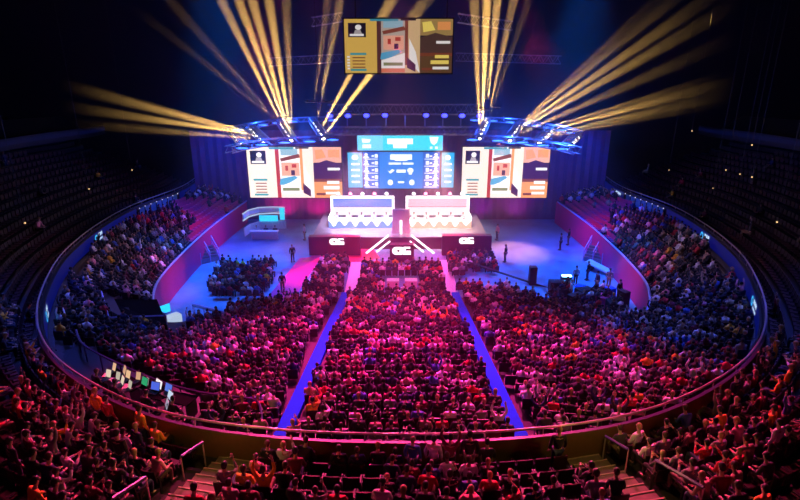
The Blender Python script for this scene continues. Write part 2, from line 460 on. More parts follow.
def person_meshes(kind):
    J = pose_points(kind); nodes, ed = [], []
    def nd(p, r): nodes.append((p, r)); return len(nodes) - 1
    def ln(*ids):
        for a, b in zip(ids, ids[1:]): ed.append((a, b))
    pel = nd(J['pel'], (.13, .1)); wai = nd(J['wai'], (.12, .085)); che = nd(J['che'], (.14, .095)); nek = nd(J['nek'], .05)
    h = J['hed']; hb = nd((h[0], h[1] - .005, h[2] - .04), (.07, .078)); ht = nd((h[0], h[1] - .01, h[2] + .06), (.07, .085)); hq = nd((h[0], h[1] - .01, h[2] + .11), (.04, .05))
    ln(pel, wai, che, nek, hb, ht, hq)
    for s in (-1, 1):
        a = nd(J['sho', s], .055); b = nd(J['elb', s], .042); c = nd(J['wri', s], .028); ln(che, a, b, c)
        a = nd(J['hip', s], .085); b = nd(J['kne', s], .06); c = nd(J['ank', s], .042); d = nd(J['toe', s], .035); ln(pel, a, b, c, d)
    body = skin_mesh('person_' + kind, nodes, ed)
    # face, ears, hands joined into the body mesh
    mb = MB(); mb.v = [tuple(v.co) for v in body.vertices]; mb.f = [tuple(p.vertices) for p in body.polygons]; mb.mi = [0] * len(mb.f)
    mb.tube([(h[0], h[1] + .068, h[2] + .035), (h[0], h[1] + .098, h[2] - .01), (h[0], h[1] + .07, h[2] - .02)], [.008, .016, .01], 5)
    for s in (-1, 1):
        mb.ball((h[0] + .073 * s, h[1] - .005, h[2] + .01), (.012, .022, .032), 6, 4)
        mb.ball((h[0] + .03 * s, h[1] + .068, h[2] + .03), (.013, .012, .009), 6, 4, 1)
        w, e = Vector(J['wri', s]), Vector(J['elb', s]); fingers(mb, w - (w - e).normalized() * .01, w - e, s)
    mb.box((h[0], h[1] + .072, h[2] - .045), (.045, .012, .01), None, 1)
    body = mb.mesh('person', [SKINS[0], M_eye], True)
    # hair cap
    hb_ = MB(); hb_.ball((h[0], h[1] - .02, h[2] + .035), (.084, .098, .1), 12, 7, 0, top=.38)
    hb_.ball((h[0], h[1] - .05, h[2] + .0), (.078, .062, .09), 10, 6)
    hair = hb_.mesh('hair', HAIRS[0], True)
    # shirt
    nodes, ed = [], []
    p0 = nd(tuple(Vector(J['pel']) + Vector((0, 0, -.01))), (.15, .125)); p1 = nd(J['wai'], (.145, .108)); p2 = nd(J['che'], (.162, .118)); p3 = nd(tuple(Vector(J['che']).lerp(Vector(J['nek']), .7)), (.075, .07)); ln(p0, p1, p2, p3)
    for s in (-1, 1):
        a = nd(J['sho', s], .072); b = nd(J['elb', s], .056); c = nd(tuple(Vector(J['elb', s]).lerp(Vector(J['wri', s]), .8)), .042); ln(p2, a, b, c)
    shirt = skin_mesh('shirt', nodes, ed); shirt.materials.clear(); shirt.materials.append(CM['black'])
    nodes, ed = [], []
    p0 = nd(J['pel'], (.145, .118))
    for s in (-1, 1):
        a = nd(J['hip', s], .1); b = nd(J['kne', s], .073); c = nd(tuple(Vector(J['ank', s]) + Vector((0, 0, .03))), .058); ln(p0, a, b, c)
    trs = skin_mesh('trousers', nodes, ed); trs.materials.clear(); trs.materials.append(M_trs[0])
    sh = MB()
    for s in (-1, 1):
        a, t = Vector(J['ank', s]), Vector(J['toe', s]); sh.box(a.lerp(t, .45) - Vector((0, 0, .025)), (.095, .29, .075), None, 0, .85)
    shoes = sh.mesh('shoes', M_shoe)
    return dict(body=body, hair=hair, shirt=shirt, trousers=trs, shoes=shoes)
POSES = ['sitting', 'leaning', 'clapping', 'phone', 'armsup', 'standing', 'cheering']
PM = {k: person_meshes(k) for k in POSES}
PROTO = {}
def proto(kind):
    if kind in PROTO: return PROTO[kind]
    d = PM[kind]; root = bpy.data.objects.new('person', d['body']); kids = []
    for nm, key in (('hair', 'hair'), ('shirt', 'shirt'), ('trousers', 'trousers'), ('shoe_pair', 'shoes')):
        o = bpy.data.objects.new(nm, d[key]); o.parent = root; kids.append(o)
    for o in [root] + kids:
        o.material_slots[0].link = 'OBJECT'
    PROTO[kind] = (root, kids); return PROTO[kind]
def put_person(kind, loc, rz, cloth, label, group, scale=1.0, trs=None):
    root, kids = proto(kind); r = root.copy(); COL.objects.link(r)
    r.location = loc; r.rotation_euler = (0, 0, rz); r.scale = (scale,) * 3
    r.material_slots[0].material = random.choice(SKINS[:2] + SKINS)
    hm = random.choice(HAIRS)
    for k in kids:
        c = k.copy(); COL.objects.link(c); c.parent = r
        n = k.name.split('.')[0]
        c.material_slots[0].material = {'hair': hm, 'shirt': CM[cloth], 'trousers': trs or random.choice(M_trs)}.get(n, M_shoe)
    return tag(r, label, 'person', group)

# small template for the distant crowd
def crowd_template(arms):
    mb = MB()                                      # 0 skin 1 shirt 2 hair 3 legs
    mb.ball((0, .0, 1.24), (.085, .1, .125), 7, 5, 0); mb.ball((0, -.02, 1.265), (.095, .108, .118), 7, 4, 2, top=.4)
    mb.tube([(0, 0, .5), (0, -.02, .75), (0, -.03, .98), (0, -.02, 1.08), (0, 0, 1.14)], [.17, .165, .2, .12, .05], 7, 1)
    for s in (-1, 1):
        if arms: P = [(.19 * s, -.02, 1.0), (.3 * s, .06, 1.2), (.22 * s, .1, 1.5)]
        else: P = [(.2 * s, -.02, 1.0), (.26 * s, .04, .78), (.12 * s, .28, .7)]
        mb.tube(P, [.07, .055, .04], 5, 1); mb.ball(P[-1], .05, 5, 3, 0)
        mb.tube([(.09 * s, .02, .52), (.13 * s, .44, .54), (.13 * s, .42, .08)], [.09, .075, .05], 5, 3)
    return np.array(mb.v), mb.f, np.array(mb.mi)
TPL = [crowd_template(False), crowd_template(True)]
M_crowd = bpy.data.materials.new('crowd_clothing'); M_crowd.use_nodes = True
_nt = M_crowd.node_tree; _at = _nt.nodes.new('ShaderNodeAttribute'); _at.attribute_name = 'Col'
_b = _nt.nodes['Principled BSDF']; _b.inputs['Roughness'].default_value = .8; _nt.links.new(_at.outputs['Color'], _b.inputs['Base Color'])
def crowd_mesh(name, seats):
    V, Fc, C, n0 = [], [], [], 0
    skin = [(.62, .4, .3), (.48, .29, .2), (.26, .14, .09)]; hair = [(.012, .01, .01), (.05, .028, .016), (.3, .2, .09), (.02, .016, .012)]
    ck = list(CLOTH); cw = np.array([CWT[k] for k in ck]); cw = cw / cw.sum()
    for (loc, rz, up) in seats:
        v, f, mi = TPL[1 if up else 0]; s = rng.uniform(.93, 1.06)
        c, sn = math.cos(rz), math.sin(rz)
        w = v.copy() * s; V.append(np.stack([w[:, 0] * c - w[:, 1] * sn + loc[0], w[:, 0] * sn + w[:, 1] * c + loc[1], w[:, 2] + loc[2]], 1))
        cols = [skin[rng.integers(3)], CLOTH[ck[rng.choice(len(ck), p=cw)]], hair[rng.integers(4)], (.02, .025, .05)]
        for q, m in zip(f, mi): Fc.append(tuple(a + n0 for a in q)); C.append(cols[m])
        n0 += len(v)
    me = bpy.data.meshes.new(name); me.from_pydata(np.concatenate(V).tolist(), [], Fc)
    at = me.attributes.new('Col', 'FLOAT_COLOR', 'FACE')
    at.data.foreach_set('color', np.concatenate([np.array(C), np.ones((len(C), 1))], 1).ravel())
    me.materials.append(M_crowd); me.polygons.foreach_set('use_smooth', [True] * len(Fc))
    o = bpy.data.objects.new(name, me); COL.objects.link(o); return o
CWT = dict(black=34, charcoal=18, navy=10, grey=8, white=15, red=6, blue=5, yellow=1.5, tan=6, pink=3, maroon=6)
NWT = dict(black=30, charcoal=16, navy=8, grey=10, white=8, red=9, blue=3, yellow=10, tan=4, pink=2, maroon=8)
def cloth(w):
    k = list(w); return random.choices(k, [w[x] for x in k])[0]

def inpoly(u, v, P):
    c = False
    for (x0, y0), (x1, y1) in zip(P, P[1:] + P[:1]):
        if (y0 > v) != (y1 > v) and u < (x1 - x0) * (v - y0) / (y1 - y0) + x0: c = not c
    return c

# ---- seats of the lower bowl
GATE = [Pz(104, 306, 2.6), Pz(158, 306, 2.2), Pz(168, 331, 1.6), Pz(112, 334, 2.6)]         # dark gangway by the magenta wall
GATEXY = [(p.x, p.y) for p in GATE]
DESK = [(64, 342), (80, 338), (118, 358), (200, 388), (206, 425), (180, 424), (110, 400), (60, 372)]
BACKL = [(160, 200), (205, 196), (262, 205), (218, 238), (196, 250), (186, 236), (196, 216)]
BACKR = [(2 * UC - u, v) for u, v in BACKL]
bowl_seats, bowl_empty = [], []
for j in range(max(maxrow) + 1):
    acc = 0; prev = None; n_in = 0
    for q in range(NQ):
        if j * ROW + .75 > wid[q] - .1: prev = None; continue
        p = bowl(q, j * ROW + .64); p.z = bowl(q, j * ROW).z
        if prev is None: prev = p; acc = 0; continue
        seg = (p - prev).xy.length; acc += seg; prev = p
        if acc < .56: continue
        acc = 0
        d = (O_[q] - I_[q]).xy.normalized()
        rz = math.atan2(d.x, -d.y)                # face inwards: local +Y -> -d
        if min(abs(p.x - a) for a in AX) < .57 and p.y < 41.5 and abs(p.x) < 6: continue
        u, v, dep = pix((p.x, p.y, p.z + .8))
        if inpoly(p.x, p.y, GATEXY) or inpoly(u, v, DESK) or (152 < u < 190 and 298 < v < 330) or (188 <= u < 229 and 296 < v < 314): continue
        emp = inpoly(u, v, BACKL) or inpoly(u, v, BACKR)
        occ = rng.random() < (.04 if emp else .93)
        rec = dict(loc=(p.x, p.y, p.z), rz=rz, dep=dep, j=j, q=q, u=u, v=v, emp=emp)
        (bowl_seats if occ else bowl_empty).append(rec)
# ---- floor blocks
floor_seats = []
def block(px, z=0.0, occ=.95, rows=.85, cols=.55, face=(0, 56)):
    P = [Pz(u, v, z) for u, v in px]; xy = [(p.x, p.y) for p in P]
    x0, x1 = min(p[0] for p in xy), max(p[0] for p in xy); y0, y1 = min(p[1] for p in xy), max(p[1] for p in xy)
    y = y0 + .2
    while y < y1:
        x = x0 + rng.uniform(0, .3)
        while x < x1:
            pu, pv, _d = pix((x, y, 0))
            if inpoly(x, y, xy) and rng.random() < occ and not (383 < pu < 421 and pv > 279):
                d = Vector((face[0] - x, face[1] - y)).normalized()
                floor_seats.append(((x, y, z), math.atan2(-d.x, d.y) * .6, False))
            x += cols
        y += rows
block([(325, 265), (351, 265), (343, 296), (303, 296)])
block([(365, 269), (438, 269), (444, 295), (359, 295)])
block([(449, 259), (491, 259), (497, 276), (452, 279)])
block([(458, 292), (500, 290), (560, 312), (470, 305)], occ=.8)
block([(222, 268), (272, 268), (276, 284), (258, 300), (205, 300), (212, 284)], occ=.9)
block([(548, 300), (560, 285), (600, 290), (625, 300), (630, 322), (600, 326), (560, 312)], occ=.3)
# ---- seats of the near stand
near_seats = []
for k in range(0, NROW - 1):
    o = .22 + RW * k + .5
    L = 0; last = off(0, o, 0); c_ = {'a': 0, 'b': 0, 'c': 0}; row = []
    i = 0; acc = 0
    while i < NR - 1:
        a, b = off(i, o, near_z(k, i)), off(i + 1, o, near_z(k, i + 1))
        seg = (b - a).length; t = 0
        while acc + (seg - t) >= .6:
            t += .6 - acc; acc = 0
            row.append((a.lerp(b, t / seg), i))
        acc += seg - t; i += 1
    for st in (STL, STR): pass
    for p, i in row:
        ok = True
        for st in (STL, STR):
            n = NRM[st]; t = Vector((-n.y, n.x, 0)); dv = p - RING[st]
            if abs(dv.dot(t)) < .95 and dv.dot(n) > 0: ok = False
        if not ok: continue
        u, v, dep = pix((p.x, p.y, p.z + .9))
        d = NRM[i]; rz = math.atan2(d.x, -d.y)
        sec = 'a' if i < STL else ('b' if i < STR else 'c')
        near_seats.append(dict(loc=(p.x, p.y, p.z), rz=rz, dep=dep, k=k, i=i, u=u, v=v, sec=sec))
def ordn(n):
    return '%d%s' % (n, 'th' if 10 <= n % 100 <= 20 else {1: 'st', 2: 'nd', 3: 'rd'}.get(n % 10, 'th'))
ROWN = ['front', 'second', 'third', 'fourth', 'fifth', 'sixth', 'seventh', 'eighth', 'ninth', 'tenth', 'eleventh', 'twelfth', 'thirteenth', 'fourteenth', 'fifteenth'] + [ordn(n) for n in range(16, 60)]
byrow = {}
for s in near_seats: byrow.setdefault((s['k'], s['sec']), []).append(s)
for (k, sec), L in byrow.items():
    if sec == 'a': L = list(reversed(L))
    for n, s in enumerate(L): s['n'] = n + 1
SECN = {'a': 'beyond the stairs nearer the control desk', 'b': 'between the stairs counted from the control desk side', 'c': 'beyond the stairs opposite the control desk'}
SECP = {'a': 'outward from control-desk-side stairs', 'b': 'between the stairs from control-desk side', 'c': 'outward from the other stairs'}
vis_near = [s for s in near_seats if -12 < s['u'] < 812 and s['v'] < 512 and s['v'] > 150]
for s in vis_near:
    u, v = s['u'], s['v']
    # how full the stand is, section by section
    occ = .84
    if 320 < u < 372 and 462 < v: occ = .25
    if s['sec'] == 'b' and 515 < u: occ = .35
    if s['sec'] != 'b' and (u < 25 or u > 775): occ = .5
    if v < 340: occ = .22
    if v < 290: occ = .015
    if s['k'] == 0 and s['sec'] == 'b' and u < 520: occ = .9
    s['occ'] = rng.random() < occ
print('near seats in view', len(vis_near), 'occupied', sum(s['occ'] for s in vis_near), 'bowl', len(bowl_seats), 'floor', len(floor_seats), 'bowl empty', len(bowl_empty))

NEARP = sorted([s for s in vis_near if s['occ']], key=lambda s: s['dep'])
BOWLP = sorted([s for s in bowl_seats], key=lambda s: s['dep'])
NI_NEAR = 256
ind_near = NEARP[:NI_NEAR]
ind_bowl = BOWLP[:300 - len(ind_near)]
POSEP = {'sitting': 'sitting', 'leaning': 'leaning forward', 'clapping': 'clapping', 'phone': 'hand at face', 'armsup': 'arms raised', 'standing': 'standing', 'cheering': 'standing arms raised'}
for s in ind_near:
    kind = random.choices(POSES, [30, 22, 14, 10, 7, 4, 2] if s['k'] else [14, 22, 12, 10, 10, 18, 6])[0]
    c = cloth(NWT); s['cl'] = c
    off_ = Vector((random.uniform(-.04, .04), 0, 0))
    put_person(kind, Vector(s['loc']) + off_, s['rz'] + random.uniform(-.25, .25), c,
               'person in %s top %s, %s %s, %s row' % (c, POSEP[kind], ordn(s['n']), SECP[s['sec']], ROWN[s['k']]), 'spectators in the near stand', random.uniform(1.0, 1.12))
# number the bowl individuals along their own rows
bowlrows = {}
for s in ind_bowl:
    s['blk'] = 'centre' if abs(s['loc'][0]) < 4.4 else ('control-desk-side' if s['loc'][0] < 0 else 'far-from-control-desk')
    bowlrows.setdefault((s['j'], s['blk']), []).append(s)
jm = max(s['j'] for s in ind_bowl)
for (j, blk), L in bowlrows.items():
    L.sort(key=lambda s: s['loc'][0])
    for n, s in enumerate(L):
        kind = random.choices(POSES[:5], [40, 25, 12, 8, 6])[0]; c = cloth(CWT)
        put_person(kind, s['loc'], s['rz'] + random.uniform(-.2, .2), c,
                   'person in %s top %s, %s along %s block, %s row below the parapet' % (c, POSEP[kind], ordn(n + 1), blk, ROWN[jm - j]), 'spectators below the parapet', random.uniform(.94, 1.05))
rest = [(s['loc'], s['rz'] + rng.uniform(-.25, .25), rng.random() < .05) for s in NEARP[NI_NEAR:]] + [(s['loc'], s['rz'] + rng.uniform(-.25, .25), rng.random() < .05) for s in BOWLP[len(ind_bowl):]] + floor_seats
tag(crowd_mesh('crowd', rest), 'dense seated crowd filling the bowl and the arena floor', 'crowd', kind='stuff')

# ---- seats
def seat_meshes():
    a = MB(); a.box((0, .02, .43), (.47, .44, .05)); a.box((0, .2, .425), (.45, .1, .03)); seat = a.mesh('seat_pan', M_seat)
    b = MB()
    for k in range(5):
        x = -.2 + .1 * k; b.box((x, -.22 - .015 * (1 - abs(k - 2) / 2), .66), (.11, .04, .46), Matrix.Rotation(.12, 3, 'X'))
    back = b.mesh('backrest', M_seat)
    c = MB(); c.box((-.26, .0, .62), (.045, .36, .035)); c.box((.26, .0, .62), (.045, .36, .035))
    for s_ in (-1, 1): c.box((.26 * s_, -.1, .31), (.04, .07, .62))
    c.box((0, .0, .39), (.56, .08, .05)); fr = c.mesh('stadium_seat', M_black)
    return fr, seat, back
fr_, se_, ba_ = seat_meshes()
sroot = bpy.data.objects.new('stadium_seat', fr_); sk = [bpy.data.objects.new('seat_pan', se_), bpy.data.objects.new('backrest', ba_)]
cand = sorted([s for s in vis_near if s['dep'] < 40], key=lambda s: (s['occ'] and s['dep'] > 17, s['dep']))
ind_seats = cand[:280]; idset = set(id(s) for s in ind_seats)
for s in ind_seats:
    r = sroot.copy(); COL.objects.link(r); r.location = s['loc']; r.rotation_euler = (0, 0, s['rz'])
    for k in sk:
        c = k.copy(); COL.objects.link(c); c.parent = r
    tag(r, '%s folding seat, %s %s, %s row' % ('occupied' if s['occ'] else 'empty', ordn(s['n']), SECP[s['sec']], ROWN[s['k']]), 'seat', 'folding seats of the near stand')
def seat_mass(name, recs, m):
    V, Fc, n0 = [], [], 0
    a = MB(); a.box((0, .0, .43), (.46, .42, .06)); a.box((0, -.22, .62), (.46, .05, .5)); tv = np.array(a.v)
    for loc, rz in recs:
        c, sn = math.cos(rz), math.sin(rz); V.append(np.stack([tv[:, 0] * c - tv[:, 1] * sn + loc[0], tv[:, 0] * sn + tv[:, 1] * c + loc[1], tv[:, 2] + loc[2]], 1))
        Fc += [tuple(q + n0 for q in f) for f in a.f]; n0 += len(tv)
    me = bpy.data.meshes.new(name); me.from_pydata(np.concatenate(V).tolist(), [], Fc); me.materials.append(m)
    o = bpy.data.objects.new(name, me); COL.objects.link(o); return o
tag(seat_mass('stadium_seating', [(s['loc'], s['rz']) for s in vis_near if id(s) not in idset] + [(s['loc'], s['rz']) for s in bowl_seats if not s['emp']] + [(s['loc'], s['rz']) for s in bowl_empty if not s['emp']], M_seat),
    'rows of dark folding seats under the crowd', 'seating', kind='stuff')
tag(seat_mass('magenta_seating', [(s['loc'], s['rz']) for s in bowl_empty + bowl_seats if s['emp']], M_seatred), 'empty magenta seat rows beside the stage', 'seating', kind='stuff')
tag(seat_mass('floor_chair_rows' if False else 'floor_seating', [(f[0], f[1]) for f in floor_seats], M_seat), 'rows of loose chairs under the floor audience', 'seating', kind='stuff')
#STAGE
# ------------------------------------------------------------------ stage
SZ = 1.3
M_deck = mat('stage_deck', (.3, .28, .32), .25, var=.1)
M_skirt = mat('dark_stage_skirt', (.14, .004, .05), .5)
st = empty('stage_platform', (0, 52.6, 0), 'low dark fronted stage platform carrying both team booths', 'stage')
mb = MB(); mb.box((0, 57, SZ - .05), (17.6, 9, .1)); ch(mb, 'deck', M_deck, st)
mb = MB(); mb.box((0, 57, SZ / 2 - .05), (17.5, 8.9, SZ - .1)); ch(mb, 'front_skirt', M_skirt, st)

M_bright = glow('white_led_bar', (1, .9, .95), 3.0)
M_blueled = glow('blue_led_front', (.15, .3, 1), 1.4)
M_orange = glow('orange_led_front', (1, .5, .35), 1.3)
M_bandb = glow('blue_led_band', (.12, .25, .9), 1.2)
M_bandp = glow('pink_led_band', (1, .45, .55), 1.4)
M_scr = glow('monitor_glow', (.8, .85, 1), 1.5)
M_pink = glow('pink_lamp', (1, .25, .4), 4)
M_backp = glow('white_back_panel', (1, .9, .95), 1.1)
def booth(s, label):
    x0, x1 = (-7.5, -.75) if s < 0 else (.75, 7.5); xc = (x0 + x1) / 2; w = x1 - x0
    b = empty('team_booth', (xc, 56, SZ), label, 'team booth')
    mb = MB(); mb.box((xc, 56.1, SZ + .86), (w, 1.0, .07)); ch(mb, 'desk_top', M_white, b)
    mb = MB(); mb.box((xc, 55.62, SZ + .4), (w, .06, .78)); ch(mb, 'front_panel', M_blueled if s < 0 else M_orange, b)
    mb = MB(); mb.box((xc, 55.6, SZ + .86), (w, .05, .14))
    for k in range(6):
        x = x0 + .55 + k * (w - 1.1) / 5; mb.poly([(x - .42, 55.585, SZ + .8), (x - .08, 55.585, SZ + .22 + .1 * (k % 2)), (x + .08, 55.585, SZ + .22 + .1 * (k % 2)), (x + .42, 55.585, SZ + .8)])  # glowing wedges imitate the glow running down the desk front
    ch(mb, 'edge_light_and_glow', M_bright, b)
    mb = MB(); mb.box((xc, 59, SZ + 1.95), (w, .12, .95)); ch(mb, 'canopy_panel', M_bandb if s < 0 else M_bandp, b)
    mb = MB(); mb.box((xc, 58.9, SZ + 2.55), (w + .2, .25, .22)); ch(mb, 'canopy_light', M_bright, b)
    mb = MB(); mb.box((xc, 58.95, SZ + .95), (w, .1, .9)); ch(mb, 'back_panel', M_backp, b)
    for x in (x0, x1):
        mb = MB(); mb.box((x, 58.8, SZ + 1.3), (.22, .25, 2.6)); mb.box((x, 57.4, SZ + .95), (.16, 2.9, .16)); ch(mb, 'frame_post', M_bright, b)
    for k in range(5):
        x = x0 + .75 + 1.32 * k
        c = 'navy' if s < 0 else 'white'
        put_person('clapping', (x, 57.0, SZ), PI, c, 'player at a keyboard, %s seat from the centre of the %s desk' % (ordn(5 - k if s < 0 else k + 1), 'blue lit' if s < 0 else 'orange lit'), 'players at the team desks')
        m = empty('monitor', (x, 56.2, SZ + .895), 'black gaming monitor, %s from the centre on the %s desk' % (ordn(5 - k if s < 0 else k + 1), 'blue lit' if s < 0 else 'orange lit'), 'monitor', 'monitors on the team desks')
        mb = MB(); mb.box((x, 56.2, SZ + .91), (.25, .18, .03)); mb.box((x, 56.2, SZ + .97), (.05, .04, .12)); ch(mb, 'stand', M_black, m)
        mb = MB(); mb.box((x, 56.22, SZ + 1.13), (.55, .04, .26)); ch(mb, 'casing', M_white, m)
        mb = MB(); mb.box((x, 56.245, SZ + 1.13), (.5, .01, .22)); ch(mb, 'screen', M_scr, m)
        g = empty('stage_lamp', (x, 58.9, SZ + 2.66), 'pink wash lamp on top of the %s booth, %s from the centre' % ('blue lit' if s < 0 else 'orange lit', ordn(5 - k if s < 0 else k + 1)), 'stage light', 'wash lamps on the booths')
        mb = MB(); mb.box((x, 58.9, SZ + 2.72), (.3, .3, .12)); ch(mb, 'base', M_black, g)
        mb = MB(); mb.ball((x, 58.9, SZ + 2.92), .2); ch(mb, 'lens', M_pink if k % 2 else M_bright, g, smooth=True)
booth(-1, 'blue lit team desk with five players on the stage'); booth(1, 'orange lit team desk with five players on the stage')
M_logo = glow('white_logo', (1, .92, .95), 2.2)
def emblem(mb, c, h, mi=0):
    """chunky white glyph block: a thick ring run together with a hooked shape"""
    x, y, z = c
    for k in range(12):
        a = 2 * PI * k / 12; b = 2 * PI * (k + 1) / 12
        R, r = h * .62, h * .16
        f = lambda q, rr: (x - h * .45 + 1.25 * rr * math.cos(q), y - .012, z + max(-.5 * h, min(.5 * h, rr * math.sin(q) * 1.1)))
        mb.quad(f(a, R), f(a, r), f(b, r), f(b, R), mi)
    mb.box((x + h * .62, y, z + h * .4), (h * .8, .02, h * .22), None, mi); mb.box((x + h * .72, y, z - h * .25), (h * .75, .02, h * .5), None, mi); mb.box((x + h * .3, y, z), (h * .25, .02, h), None, mi)
def logobox(u0, u1, v0, v1, Y, lu, lh, label):
    a, b = Py(u0, v1, Y), Py(u1, v0, Y); z0 = 0
    r = empty('display_plinth', ((a.x + b.x) / 2, Y, 0), label, 'plinth')
    mb = MB(); mb.box(((a.x + b.x) / 2, Y + .4, (b.z + z0) / 2), (b.x - a.x, .8, b.z - z0)); ch(mb, 'body', M_skirt, r, bevel=.04)
    mb = MB(); emblem(mb, (Py(lu, v0, Y).x, Y - .03, b.z - .75 * lh), lh); ch(mb, 'emblem', M_logo, r)
logobox(309, 360, 237, 250, 50.6, 337, .62, 'dark plinth with white emblem before the blue lit booth')
logobox(442, 492, 236, 250, 50.6, 467, .62, 'dark plinth with white emblem before the orange lit booth')
logobox(390, 414, 245, 260, 48.6, 402, .75, 'dark centre plinth with white emblem at the stage front')
# centre totem
t = empty('centre_totem', (.1, 53.5, 0), 'tall pink lit totem between the two team booths', 'totem')
M_tot = mat('pink_frosted_panel', (.75, .4, .55), .3)
mb = MB(); mb.box((.1, 53.9, 1.9), (1.9, .5, 3.8), None, 0, .92); ch(mb, 'body', M_tot, t, bevel=.05)
mb = MB(); mb.box((.1, 53.6, 1.9), (.2, .06, 1.6)); ch(mb, 'light_slit', M_bright, t)
for s, lab in ((-1, 'white light bar sloping down from the totem towards the blue lit booth'), (1, 'white light bar sloping down from the totem towards the orange lit booth')):
    mb = MB(); mb.tube([(1.15 * s, 52.2, 1.55), (3.3 * s, 50.6, .25)], .09, 6); mb.tube([(1.0 * s, 52.2, .95), (2.3 * s, 51, .25)], .07, 6); tag(mb.build('light_bar', M_bright), lab, 'light')
tag(floor_poly([(300, 262), (322, 250), (372, 247), (380, 258), (360, 262)], 'stage_apron', mat('red_apron', (.8, .04, .12), .4), .025), 'red painted apron strip before the blue lit booth', 'apron')

# ------------------------------------------------------------------ screens
G = {}
def gm(c, k=1.0):
    key = (c, k)
    if key not in G:
        G[key] = glow('picture_%02d' % len(G), c, k)
        if k >= 1 and max(c) > .6: G[key].cycles.emission_sampling = 'AUTO'
    return G[key]
def screen(name, c0, cx, cz, items, label, th=.25, yaw=0, k=1.0, cat='screen', group=None):
    """c0 lower left corner of the face, cx width, cz height; items: polygons in 0..1"""
    r = empty(name, c0, label, cat, group, yaw)
    D = 0
    mb = MB(); mb.box((cx / 2, th / 2 + .02, cz / 2), (cx + .2, th, cz + .2)); o = mb.build('casing', M_black, r)
    mb = MB(); mats = []
    for n, (pts, col) in enumerate(items):
        m = gm(col, k)
        if m not in mats: mats.append(m)
        if len(pts) == 2: (x0, y0), (x1, y1) = pts; pts = [(x0, y0), (x1, y0), (x1, y1), (x0, y1)]
        mb.poly([(x * cx, -.002 - .003 * n, y * cz) for x, y in pts], mats.index(m))
    mb.build('picture', mats, r)
    return r
def R(x0, y0, x1, y1, c): return ([(x0, 1 - y1), (x1, 1 - y0)], c)     # y measured downwards
def Q(pts, c): return ([(x, 1 - y) for x, y in pts], c)
def disc(x, y, rx, ry, c, n=10): return Q([(x + rx * math.cos(-2 * PI * i / n), y + ry * math.sin(-2 * PI * i / n)) for i in range(n)], c)
W, CR, OR, BR, RD, DK, BL, PU, PK, YL, GR = (1, .95, .92), (1, .84, .7), (.9, .34, .1), (.22, .05, .02), (.5, .04, .02), (.01, .008, .02), (.08, .4, .65), (.05, .012, .06), (.9, .42, .28), (1, .75, .15), (.45, .4, .4)
def feed(warm):
    A = (.82, .5, .1) if warm else CR
    B = (.6, .35, .08) if warm else W
    it = [R(0, 0, 1, 1, DK), R(0, 0, .3, 1, A), R(.035, .07, .2, .33, DK), disc(.13, .15, .03, .05, W), Q([(.08, .3), (.1, .2), (.15, .2), (.17, .3)], GR), R(.05, .27, .18, .31, W)]
    it += [R(.05, .62, .2, .66, (.05, .35, .4)), R(.05, .92, .2, .96, (.05, .35, .4))] + [R(.02, .68 + .055 * i, .045, .71 + .055 * i, W) for i in range(5)] + [R(.07, .7 + .06 * i, .19, .72 + .06 * i, BR) for i in range(4)]
    it += [R(.3, 0, .34, 1, (.1, .03, .03) if warm else RD), R(.34, .0, .56, 1, W if not warm else (.5, .42, .35)), R(.36, .03, .54, .16, (.3, .5, .6)), Q([(.35, .22), (.55, .13), (.57, .2), (.36, .28)], BR), Q([(.36, .3), (.55, .3), (.55, .56), (.36, .56)], PK)]
    it += [R(.4, .36, .43, .46, RD), R(.47, .33, .52, .4, RD), R(.46, .45, .5, .55, PU), Q([(.34, .62), (.5, .56), (.53, .6), (.4, .74), (.33, .74)], BL), Q([(.34, .76), (.56, .62), (.6, .9), (.34, .95)], W), R(.36, .8, .54, .86, (.2, .25, .1)), R(.34, .91, .64, .99, (.8, .2, .1) if warm else CR)]
    it += [R(.56, 0, .7, 1, (.75, .5, .25) if warm else CR), R(.56, 0, .59, .85, BR if warm else OR), Q([(.6, .35), (.66, .6), (.7, 1), (.6, .8)], W), Q([(.58, .7), (.66, .84), (.66, .98), (.58, .9)], PU), R(.7, 0, 1, .3, (.4, .25, .08) if warm else PK), Q([(.72, .06), (.8, .04), (.84, .2), (.73, .24)], YL if warm else OR), R(.86, .05, .98, .2, OR)]
    it += [Q([(.7, .34), (.84, .25), (1, .33), (1, .66), (.7, .66)], (.08, .04, .03) if warm else PU), R(.85, .4, .98, .45, W), R(.7, .62, 1, .68, BR), R(.7, .68, 1, 1, (.12, .06, .02) if warm else OR), R(.84, .66, .97, .72, YL if warm else W), R(.8, .76, .97, .83, YL if warm else W), R(.82, .88, .97, .93, W), R(.72, .9, .82, .95, BR)]
    it += [R(.24, .0, .5, .04, (.05, .3, .4)), R(.52, .0, .66, .03, DK)]
    return it
for u0, u1, lab in ((250.5, 341, 'big side screen with game broadcast next to the blue lit booth'), (461, 550.5, 'big side screen with game broadcast next to the orange lit booth')):
    a, b = Py(u0, 197.5, 60), Py(u1, 147, 60)
    screen('side_screen', a, b.x - a.x, b.z - a.z, feed(False), lab, k=1.3)
a, b = Py(345.5, 73, 45), Py(453, 19, 45)
screen('hanging_screen', a, b.x - a.x, b.z - a.z, feed(True), 'screen hanging high in the dark above the stage truss', th=1.2, k=.62)
hs = empty('hoist_cable', (0, 45.6, b.z), None)
bpy.data.objects.remove(hs)
for x in (-3.4, 3.6):
    mb = MB(); mb.tube([(x, 45.6, b.z + .1), (x, 45.6, 29.9)], .05, 5); tag(mb.build('hoist_cable', M_black), 'black hoist cable holding the hanging screen at its %s end' % ('control desk side' if x < 0 else 'other'), 'cable')
C1, C2, C3, WT = (.02, .55, .8), (.0, .2, .68), (.0, .36, .65), (.9, .97, 1)
